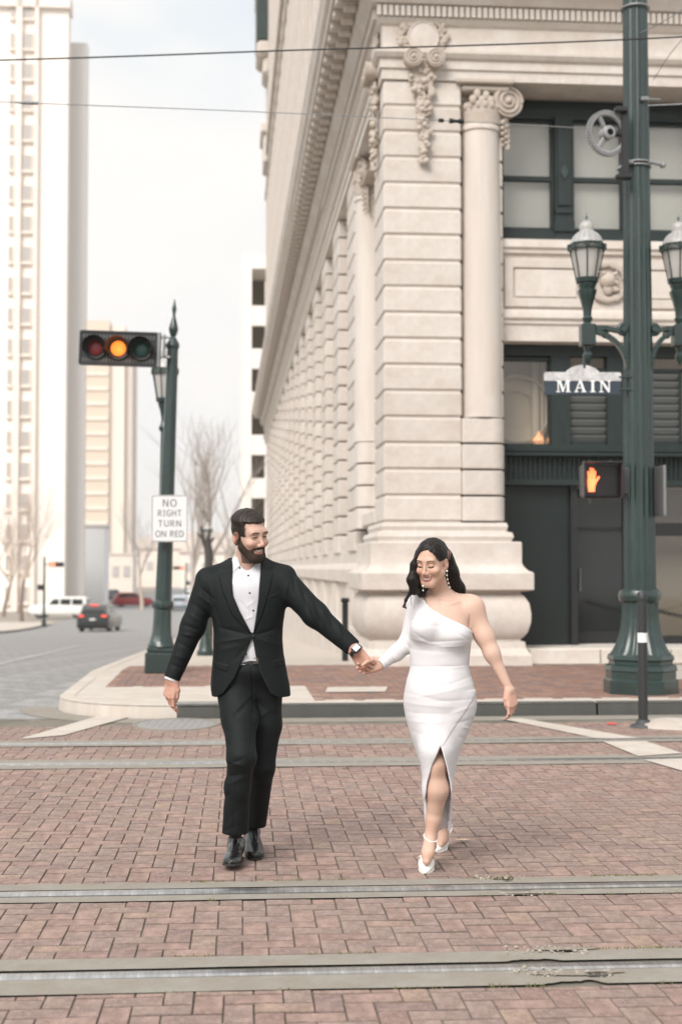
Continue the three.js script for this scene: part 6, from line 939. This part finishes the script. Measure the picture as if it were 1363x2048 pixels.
  const soleShape = [[-0.034, -0.12], [-0.038, -0.07], [-0.036, -0.02], [-0.046, 0.05], [-0.049, 0.09], [-0.043, 0.13], [-0.022, 0.162], [0, 0.17], [0.022, 0.162], [0.043, 0.13], [0.049, 0.09], [0.046, 0.05], [0.036, -0.02], [0.038, -0.07], [0.034, -0.12], [0.018, -0.143], [-0.018, -0.143]];
  const sole = join([plate(soleShape, 0.008, 0.0015).rotateX(Math.PI / 2).scale(1, 1, 1).translate(0, 0.011, 0), plate(soleShape.filter(([, z]) => z < -0.06), 0.022).rotateX(Math.PI / 2).translate(0, 0.003, 0)]);
  const laces = join([0, 1, 2, 3, 4].map((i) => tube([V(-0.02 - i * 0.0, 0.066 + i * 0.006, 0.035 - i * 0.018), V(0, 0.074 + i * 0.0075, 0.032 - i * 0.018), V(0.02, 0.066 + i * 0.006, 0.035 - i * 0.018)], 0.0017, 8, 5)).concat([0, 1, 2, 3].map((i) => tube([V(-0.019, 0.067 + i * 0.006, 0.034 - i * 0.018), V(0, 0.077 + i * 0.0075, 0.024 - i * 0.018), V(0.019, 0.071 + i * 0.006, 0.018 - i * 0.018)], 0.0015, 8, 5))));
  for (const [p, yaw, pitch, dy] of [[w(470, 1137, 7.265), -0.03, -0.07, 0.014], [w(507, 1137, 7.52), 0.15, 0.16, 0.03]]) { const t = new THREE.Group(); t.name = 'shoe'; man.add(t); t.position.set(p.x, dy, p.z); t.rotation.set(pitch, yaw, 0, 'YXZ'); put('upper', shoeG, leather, t); put('sole', sole, mat([0.02, 0.019, 0.018], 0.5), t); put('laces', laces, mat([0.008, 0.008, 0.008], 0.6), t); }
}
function loft2(secs) { const f = loft(secs.map(([z, x, y, w, h]) => [z, x, y, w, h])); return (x, y, z) => f(x, z, y); }

{
  const D = 7.2, wom = thing('person', 'woman in a white one-shoulder dress and heels, looking down and smiling', 'person', V(0, 0, 0));
  const [PX, PY, S] = plane(D - 0.12), w = (x, y, d = D) => W(x, y, d);
  const sec = (y, a, b, hd, d = D) => { const p = w(a, y, d), q = w(b, y, d); return [p.y, (p.x + q.x) / 2, -d, (q.x - p.x) / 2, hd]; };
  const skinC = [0.57, 0.385, 0.30], hairC = [0.010, 0.007, 0.006];
  const H = headOf(w(862.5, 1124.5, 7.15), -0.48, 0.33, -0.04, 0.95, { skin: [0.555, 0.355, 0.265], blush: [0.60, 0.28, 0.205], ear: [0.58, 0.355, 0.27], lips: [0.42, 0.135, 0.115], lid: [0.44, 0.24, 0.17], hair: [0.02, 0.013, 0.01], browY: 0.0285, browW: 0.0022, browK: 0.9, browTilt: -0.002, lashY: 0.001, lashBend: 1, lashW: 0.0022, mouthY: -0.0575, open: 0.0145, mouthW: 0.0295, brow: 0.8, nose: 0.86, chin: 1.0, wide: 1.09, gum: 0.25, earSize: 0.85 });
  // ---- body ----
  const rW = w(764, 1327, 7.23), lW = w(1018.5, 1380, 7.16);
  const P = [[cap(H.at(0, -0.045, -0.012), w(885, 1205, 7.25), 0.046, 0.051), 0.03], [cap(w(886, 1200, 7.25), w(930, 1207, 7.24), 0.045, 0.045), 0.045], [cap(w(886, 1200, 7.25), w(838, 1205, 7.24), 0.045, 0.045), 0.045],
    [loft([sec(1200, 842, 930, 0.07, 7.24), sec(1225, 832, 938, 0.095, 7.22), sec(1265, 826, 938, 0.11), sec(1330, 826, 930, 0.10), sec(1395, 814, 944, 0.125), sec(1430, 816, 942, 0.13)]), 0.05],
    [ell(w(944, 1217, 7.22), 0.052, 0.055, 0.055), 0.04], [cap(w(946, 1214, 7.22), w(969, 1274, 7.2), 0.050, 0.043), 0.04], [cap(w(969, 1274, 7.2), w(983, 1307, 7.18), 0.043, 0.0355), 0.04], [cap(w(983, 1307, 7.18), lW, 0.035, 0.0195), 0.04],
    [cap(w(834, 1212, 7.25), w(816, 1287, 7.26), 0.04, 0.034), 0.03], [cap(w(816, 1287, 7.26), rW, 0.034, 0.022), 0.015],
    [cap(w(864, 1400, 7.2), w(871, 1526, 7.08), 0.076, 0.044), 0.05], [ell(w(871.5, 1530, 7.055), 0.040, 0.048, 0.036), 0.03], [cap(w(871, 1532, 7.07), w(873, 1578, 7.09), 0.044, 0.055), 0.03], [cap(w(873, 1578, 7.09), w(866.5, 1640, 7.13), 0.055, 0.036), 0.03], [cap(w(866, 1640, 7.12), w(860, 1676, 7.13), 0.036, 0.0285), 0.02],
    [cap(w(860, 1676, 7.13), w(855.5, 1706, 7.075), 0.029, 0.030), 0.025], [cap(w(855.5, 1704, 7.08), w(852.5, 1722, 7.06), 0.030, 0.021), 0.02], [ell(w(861, 1690, 7.17), 0.03, 0.035, 0.035), 0.02],
    [cap(w(898, 1400, 7.25), w(884, 1530, 7.3), 0.08, 0.05), 0.05], [cap(w(884, 1530, 7.3), w(888, 1650, 7.62), 0.048, 0.031), 0.03], [cap(w(889, 1650, 7.62), w(885, 1678, 7.61), 0.03, 0.028), 0.02], [cap(w(885, 1676, 7.62), w(880, 1690, 7.59), 0.027, 0.018), 0.02]];
  const collar = creaseField([[890, 1212, 925, 1203, 3, -0.005], [872, 1214, 850, 1205, 3, -0.005], [880, 1195, 884, 1215, 3, 0.004], [941, 1232, 940, 1258, 2.5, 0.006]]);
  const legCol = (x, y, z) => { const u = PX(x), v = PY(y); let c = skinC; if (v > 1490) { const k = 0.5 * Math.exp(-(((u - 878) / 9) ** 2) - (((v - 1535) / 16) ** 2)); c = [mix(0.56, 0.43, k), mix(0.37, 0.25, k), mix(0.285, 0.17, k)]; } const n = fbm(x * 25, y * 25, z * 25, 2) - 0.5; return [c[0] * (1 + 0.06 * n), c[1] * (1 - 0.06 * n), c[2] * (1 - 0.08 * n)]; };
  const yNeck = w(0, 1194, 7.15).y;
  const bodyPost = (d, x, y, z) => { if (z > -D - 0.05) d += collar(PX(x), PY(y)); return d; };
  const bodyG = surface(P, V(w(780, 0).x, 0.0, -7.75), V(w(1026, 0).x, w(0, 1181, 7.15).y, -6.9), 0.0045, bodyPost, legCol);
  const headG = surface([[H.f, 0.02], ...P.slice(0, 4), ], V(w(815, 0).x, yNeck, -7.4), V(w(922, 0).x, w(0, 1066).y, -6.98), 0.0022, bodyPost, H.color);
  const lh = handPrims(lW, V(0.16, -1, 0.06), V(0.62, 0.05, 0.78), V(-0.7, 0, 0.6), 0.86, [[0.2, 0.5, 0.4], [0.35, 0.6, 0.4], [0.4, 0.6, 0.4], [0.45, 0.6, 0.4]], [[0.012, 0.018, -0.004], [0.045, 0.036, -0.012], [0.08, 0.034, -0.018], [0.108, 0.024, -0.02]]);
  const rh = handPrims(rW, V(-0.97, -0.2, -0.06), V(0.1, 0.05, -1), V(0, 1, 0.2), 0.88, [[0.5, 0.8, 0.5], [0.5, 0.8, 0.5], [0.5, 0.8, 0.5], [0.5, 0.8, 0.5]], [[0.02, 0.016, 0.0], [0.052, 0.036, -0.04], [0.082, 0.034, -0.075], [0.108, 0.022, -0.088]]);
  const hg = (h, arm, wr) => { const [lo, hi] = boundsOf(h.pts, 0.03); return surface([...h.prims, ...arm], lo, hi, 0.0024, null, (x, y, z) => { const n = noise3(x * 60, y * 60, z * 60); const k = sst(0.005, 0.06, Math.hypot(x - wr.x, y - wr.y, z - wr.z)); return [0.57, 0.385 - (0.02 + 0.06 * n) * k, 0.30 - (0.015 + 0.06 * n) * k]; }); };
  put('body', mergeGeometries([bodyG, headG, hg(lh, [[P[7][0], 0.015]], lW), hg(rh, [[P[9][0], 0.015]], rW)]), skinMat(0.45), wom);
  // ---- hair ----
  const face = (x, y, z) => { const a = Math.hypot((x - 0.002) / 0.068, (y + 0.03) / 0.112); return z > 0.0 ? sst(0.96, 1.06, a) : sst(-0.01, -0.02, z) * 0 + 1; };
  const hairCap = (wx, wy, wz) => { const [x, y, z] = H.L(wx, wy, wz), ax = Math.abs(x); let m = z > 0.012 ? face(x, y, z) * sst(-0.005, 0.02, y) : sst(-0.1, -0.07, y); if (x > 0.04) m *= 1 - sst(0.058, 0.064, ax) * sst(-0.042, -0.034, z) * sst(0.022, 0.006, y); const part = Math.exp(-(((x - 0.012) / 0.004) ** 2)) * sst(0.04, 0.07, z) * (y > 0.06 ? 1 : 0); return (H.base(x, y, z) - mix(-0.022, 0.006 + 0.001 * sst(0.02, 0.1, y) - 0.008 * part, m) + 0.003 * (noise3(x * 150 + z * 40, y * 26, z * 130) - 0.5)) * H.s; };
  const hp = [[hairCap, 0.012],
    [cap(w(862, 1091, 7.15), w(840, 1108, 7.14), 0.016, 0.019), 0.02], [cap(w(840, 1108, 7.14), w(829, 1130, 7.13), 0.019, 0.02), 0.02], [cap(w(829, 1130, 7.13), w(825, 1160, 7.13), 0.021, 0.026), 0.02], [cap(w(824, 1160, 7.12), w(829, 1182, 7.12), 0.029, 0.022), 0.02], [cap(w(838, 1150, 7.17), w(842, 1185, 7.18), 0.03, 0.026), 0.02], [cap(w(824, 1178, 7.13), w(811, 1200, 7.13), 0.012, 0.007), 0.015], [cap(w(811, 1200, 7.13), w(807.5, 1213, 7.12), 0.007, 0.0055), 0.01], [cap(w(807.5, 1213, 7.12), w(811, 1216, 7.11), 0.0055, 0.004), 0.01],
    [cap(w(874, 1100, 7.2), w(888, 1110, 7.22), 0.026, 0.028), 0.03], [cap(w(882, 1104, 7.2), w(894, 1122, 7.24), 0.024, 0.029), 0.03], [cap(w(892, 1114, 7.23), w(902, 1145, 7.26), 0.027, 0.031), 0.03], [cap(w(902, 1145, 7.26), w(914, 1178, 7.31), 0.033, 0.035), 0.03], [cap(w(915, 1178, 7.31), w(922, 1215, 7.34), 0.034, 0.02), 0.03], [cap(w(880, 1140, 7.28), w(885, 1200, 7.36), 0.07, 0.06), 0.04], [cap(w(850, 1150, 7.26), w(850, 1200, 7.36), 0.05, 0.03), 0.03]];
  put('hair', surface(hp, V(w(795, 0).x, w(0, 1235).y, -7.5), V(w(945, 0).x, w(0, 1066).y, -6.98), 0.0026, (d, x, y, z) => d + 0.0026 * (fbm(x * 95 + y * 14, y * 6, z * 95, 3) - 0.5) + 0.0024 * (noise3(x * 300 + y * 30, y * 10, z * 300) - 0.5), strandColor([0.0095, 0.0065, 0.0055], (x, y, z) => noise3(x * 360 + y * 40, y * 9, z * 360))), hairMatV(0.4), wom);
  { const l = [], r = rng(12); for (let i = 0; i < 16; i++) { const L = r() < 0.62, x0 = L ? 822 + r() * 14 : 903 + r() * 14, y0 = L ? 1120 + r() * 40 : 1130 + r() * 30, d = L ? 7.08 : 7.22, s = L ? -1 : 1; l.push(tube([w(x0, y0, d), w(x0 + s * (2 + r() * 7), y0 + 22, d), w(x0 + s * (r() * 10), y0 + 40, d), w(x0 + s * (2 + r() * 10), y0 + 55 + r() * 16, d + 0.01)], 0.00045, 14, 4)); }
    l.push(tube([w(838, 1180, 7.08), w(840, 1196, 7.07), w(850, 1200, 7.07), w(853, 1208, 7.07)], 0.0009, 16, 4), tube([w(822, 1182, 7.1), w(808, 1186, 7.1), w(798, 1181, 7.1)], 0.001, 14, 4));
    put('loose_strands', join(l), hairMat([0.011, 0.0078, 0.0065], 0.4), wom).userData.kind = 'stuff'; }
  // hair pins and earrings
  for (const k of [0, 1]) put('hair_pin', tube([w(895.5 + k * 4, 1101, 7.09 + k * 0.012), w(896 + k * 3.4, 1110, 7.085 + k * 0.012), w(895 + k * 3.2, 1119, 7.085 + k * 0.012)], 0.0014, 10, 6), mat([0.38, 0.24, 0.19], 0.3, { metalness: 0.8 }), wom);
  const pearl = mat([0.8, 0.78, 0.74], 0.25);
  for (const [pts, d] of [[[[893, 1142], [893, 1150.5], [894.5, 1159], [896.5, 1166.5], [899, 1174.5]], 7.085], [[[845, 1172], [845.5, 1181]], 7.06]]) { const e = new THREE.Group(); e.name = 'earring'; wom.add(e); pts.forEach(([x, y], i) => put('pearl', ball(i ? 0.0036 : 0.005, 0, 0, 0, 12), pearl, e).position.copy(w(x, y, d))); put('chain', tube(pts.map(([x, y]) => w(x, y, d)), 0.0008, 12, 4), mat([0.7, 0.55, 0.35], 0.3, { metalness: 1 }), e); }
  // ---- dress ----
  const dr = [[loft([sec(1192, 832, 940, 0.09, 7.24), sec(1230, 825, 943, 0.112, 7.22), sec(1268, 819, 943, 0.122), sec(1300, 819, 940, 0.117), sec(1335, 819, 938, 0.115), sec(1362, 812, 945, 0.128), sec(1395, 806.5, 952, 0.144), sec(1422, 808, 951, 0.148), sec(1455, 816, 940, 0.146), sec(1500, 830, 920, 0.145, 7.19), sec(1545, 842, 909, 0.14, 7.2), sec(1590, 845, 903, 0.115, 7.22), sec(1640, 848, 902, 0.095, 7.24), sec(1690, 853, 905, 0.09, 7.26)]), 0.02],
    [cap(w(864, 1400, 7.17), w(871, 1500, 7.075), 0.098, 0.076), 0.04], [cap(w(871, 1500, 7.075), w(873, 1580, 7.09), 0.076, 0.066), 0.04], [cap(w(873, 1580, 7.09), w(870, 1650, 7.13), 0.066, 0.056), 0.04], [ell(w(851, 1257, 7.12), 0.078, 0.072, 0.078), 0.05], [ell(w(908, 1270, 7.12), 0.078, 0.07, 0.076), 0.05], [ell(w(873, 1385, 7.12), 0.11, 0.09, 0.075), 0.06],
    [cap(w(835, 1207, 7.25), w(838, 1196, 7.23), 0.045, 0.04), 0.04], [cap(w(833, 1212, 7.25), w(816, 1285, 7.26), 0.05, 0.044), 0.03], [cap(w(816, 1285, 7.26), w(792, 1306, 7.24), 0.044, 0.039), 0.025], [cap(w(792, 1306, 7.24), w(762, 1328, 7.215), 0.039, 0.0285), 0.02]];
  const neckline = poly2([[846, 1170], [843, 1186], [848, 1199], [862, 1217], [884, 1231], [910, 1243], [930, 1252], [944, 1262], [954, 1268], [1000, 1268], [1000, 1150], [846, 1150]]);
  const slit = poly2([[877, 1486], [889, 1526], [897, 1562], [902, 1600], [905, 1720], [838, 1720], [845, 1640], [847.5, 1600], [852, 1560], [862, 1521]]);
  const hem = poly2([[780, 1100], [780, 1560], [846, 1632], [853, 1656], [868, 1685], [906, 1662], [1000, 1600], [1000, 1100]]);
  const dC = creaseField([[826, 1236, 890, 1240, 4, -0.005], [835, 1248, 930, 1256, 4, 0.005], [850, 1226, 935, 1262, 3, -0.004], [822, 1262, 860, 1285, 4, 0.006], [824, 1278, 880, 1290, 4, -0.006], [850, 1284, 936, 1279, 4, 0.007], [870, 1294, 938, 1291, 3, -0.005], [905, 1262, 940, 1280, 3, 0.005], [828, 1300, 900, 1304, 4, 0.003], [818, 1334, 938, 1331, 2.5, 0.006], [822, 1342, 936, 1346, 5, -0.004], [850, 1380, 950, 1352, 4, 0.005], [830, 1392, 952, 1368, 5, -0.005], [812, 1385, 900, 1402, 5, 0.005], [808, 1405, 905, 1412, 5, -0.005], [812, 1425, 895, 1425, 6, 0.006], [815, 1442, 890, 1440, 5, -0.005], [860, 1400, 953, 1398, 4, 0.005], [900, 1425, 950, 1410, 4, -0.005], [905, 1445, 948, 1438, 4, 0.006], [820, 1462, 880, 1470, 6, 0.004], [925, 1452, 942, 1460, 3, -0.008], [915, 1470, 930, 1478, 4, 0.005],
    [806, 1285, 825, 1300, 2.5, 0.006], [797, 1296, 815, 1312, 2.5, -0.006], [788, 1302, 804, 1320, 2.5, 0.006], [780, 1308, 796, 1326, 2.5, -0.005], [772, 1316, 786, 1332, 2.5, 0.005], [812, 1275, 822, 1290, 2.5, -0.006], [815, 1220, 822, 1260, 3, 0.004], [890, 1640, 903, 1655, 3, 0.01], [886, 1655, 902, 1640, 3, -0.01], [882, 1620, 893, 1640, 4, 0.008]]);
  const wrap = (u, v) => { const t = (v - 1400) / 92, x = 945 - 68 * t; return t > -0.2 && t < 1.02 ? u - x : 1e3; };
  const cuffD = w(762, 1328, 7.215).sub(w(792, 1306, 7.24)).normalize(), cuffP = w(761, 1328.5, 7.215);
  const skirtTop = w(0, 1440).y;
  put('dress', surface(dr, V(w(748, 0).x, w(0, 1692, 7.4).y - 0.02, -7.62), V(w(962, 0).x, w(0, 1180).y, -6.95), 0.0042, (d, x, y, z) => {
    const u = PX(x), v = PY(y), front = sst(-D - 0.06, -D + 0.02, z);
    d += (0.48 * dC(u, v) + 0.0018 * (fbm(x * 22, y * 34, z * 22, 3) - 0.5)) * Math.max(front, 0.4);
    const q = wrap(u, v); if (q < 40 && front > 0) d -= 0.004 * sst(1.2, -1.2, q) * sst(-34, -6, q) * front * sst(1492, 1478, v);
    if (y < skirtTop) { const t = sst(skirtTop, skirtTop - 0.05, y); d = Math.max(d, -(d + mix(0.3, 0.009, t))); }
    const nl = neckline(u, v) * S; d = smax(d, -nl, 0.003); d -= 0.002 * Math.exp(-(((nl - 0.005) / 0.004) ** 2));
    if (z > -D + 0.01 && v > 1480) d = smax(d, -slit(u, v) * S, 0.003);
    if (v > 1540) d = smax(d, hem(u, v) * S, 0.003);
    if (u < 800) d = smax(d, (x - cuffP.x) * cuffD.x + (y - cuffP.y) * cuffD.y + (z - cuffP.z) * cuffD.z, 0.002);
    return d;
  }), phys([0.615, 0.60, 0.605], 0.92, { specularIntensity: 0.4, bumpMap: again(grain, 26), bumpScale: 0.0003 }), wom);
  // ---- shoes ----
  const satin = phys([0.78, 0.75, 0.70], 0.4, { sheen: 0.3, sheenColor: rgb(0.8, 0.8, 0.8) }), gold = mat([0.6, 0.57, 0.53], 0.35, { metalness: 0.2 });
  const vampF = loft2([[-0.12, 0, 0.045, 0.038, 0.04], [-0.075, 0, 0.035, 0.041, 0.041], [-0.04, 0, 0.026, 0.037, 0.031], [-0.01, 0, 0.018, 0.026, 0.019], [0.012, 0, 0.013, 0.017, 0.012], [0.026, 0, 0.011, 0.011, 0.008]]);
  const vamp = surface([[vampF, 0.01]], V(-0.06, -0.005, -0.12), V(0.06, 0.1, 0.035), 0.0026, (d, x, y, z) => smax(smax(d, 0.003 - y, 0.002), (-0.092 - z + Math.abs(x) * 0.25) + (y - 0.03) * 0.45, 0.003));
  const soleG = (() => { const g = plate([[-0.012, 0.018], [-0.03, -0.02], [-0.039, -0.07], [-0.03, -0.12], [-0.022, -0.17], [-0.026, -0.22], [-0.015, -0.245], [0.015, -0.245], [0.026, -0.22], [0.022, -0.17], [0.03, -0.12], [0.039, -0.07], [0.03, -0.02], [0.012, 0.018]], 0.006, 0.001).rotateX(Math.PI / 2).translate(0, 0.007, 0), p = g.attributes.position; for (let i = 0; i < p.count; i++) { const t = sst(-0.07, -0.22, p.getZ(i)); p.setY(i, p.getY(i) + 0.085 * t); } g.computeVertexNormals(); return g; })();
  const heel = join([rod(V(0, 0.09, -0.225), V(0, 0.0, -0.235), 0.016, 0.0045, 12), rod(V(0, 0.008, -0.235), V(0, 0, -0.235), 0.005, 0.005, 10), (() => { const g = new THREE.SphereGeometry(0.027, 16, 10); g.scale(0.9, 0.8, 1.0); return g.translate(0, 0.102, -0.222); })()]);
  const bow = join([].concat([leafBall(0.02, 0.008, 0.011, -0.018, 0.055, -0.066), leafBall(0.02, 0.008, 0.011, 0.018, 0.055, -0.066), ball(0.007, 0, 0.056, -0.06, 8), rod(V(-0.04, 0.05, -0.07), V(0.04, 0.05, -0.07), 0.004)]).map((g) => g.translate(0, 0.012, -0.008)));
  for (const [p, yaw] of [[ground(851, 1749), -0.11], [ground(872, 1707), -0.36]]) { const t = new THREE.Group(); t.name = 'shoe'; wom.add(t); t.position.set(p.x, 0.002, p.z - 0.018); t.rotation.y = yaw; put('vamp', vamp, satin, t); put('sole', soleG, satin, t); put('heel', heel, satin, t); put('bow', bow, gold, t); }
  { const c = w(860.5, 1674, 7.13), g = torus(0.0355, 0.003, 30, 8).scale(1, 1.18, 1).rotateX(Math.PI / 2).rotateZ(-0.28).rotateX(0.35); put('ankle_strap', g.translate(c.x, c.y, c.z + 0.004), satin, wom); }
}
function leafBall(a, b, c, x, y, z) { return new THREE.SphereGeometry(1, 12, 8).scale(a, b, c).translate(x, y, z); }

renderer.render(scene, camera);
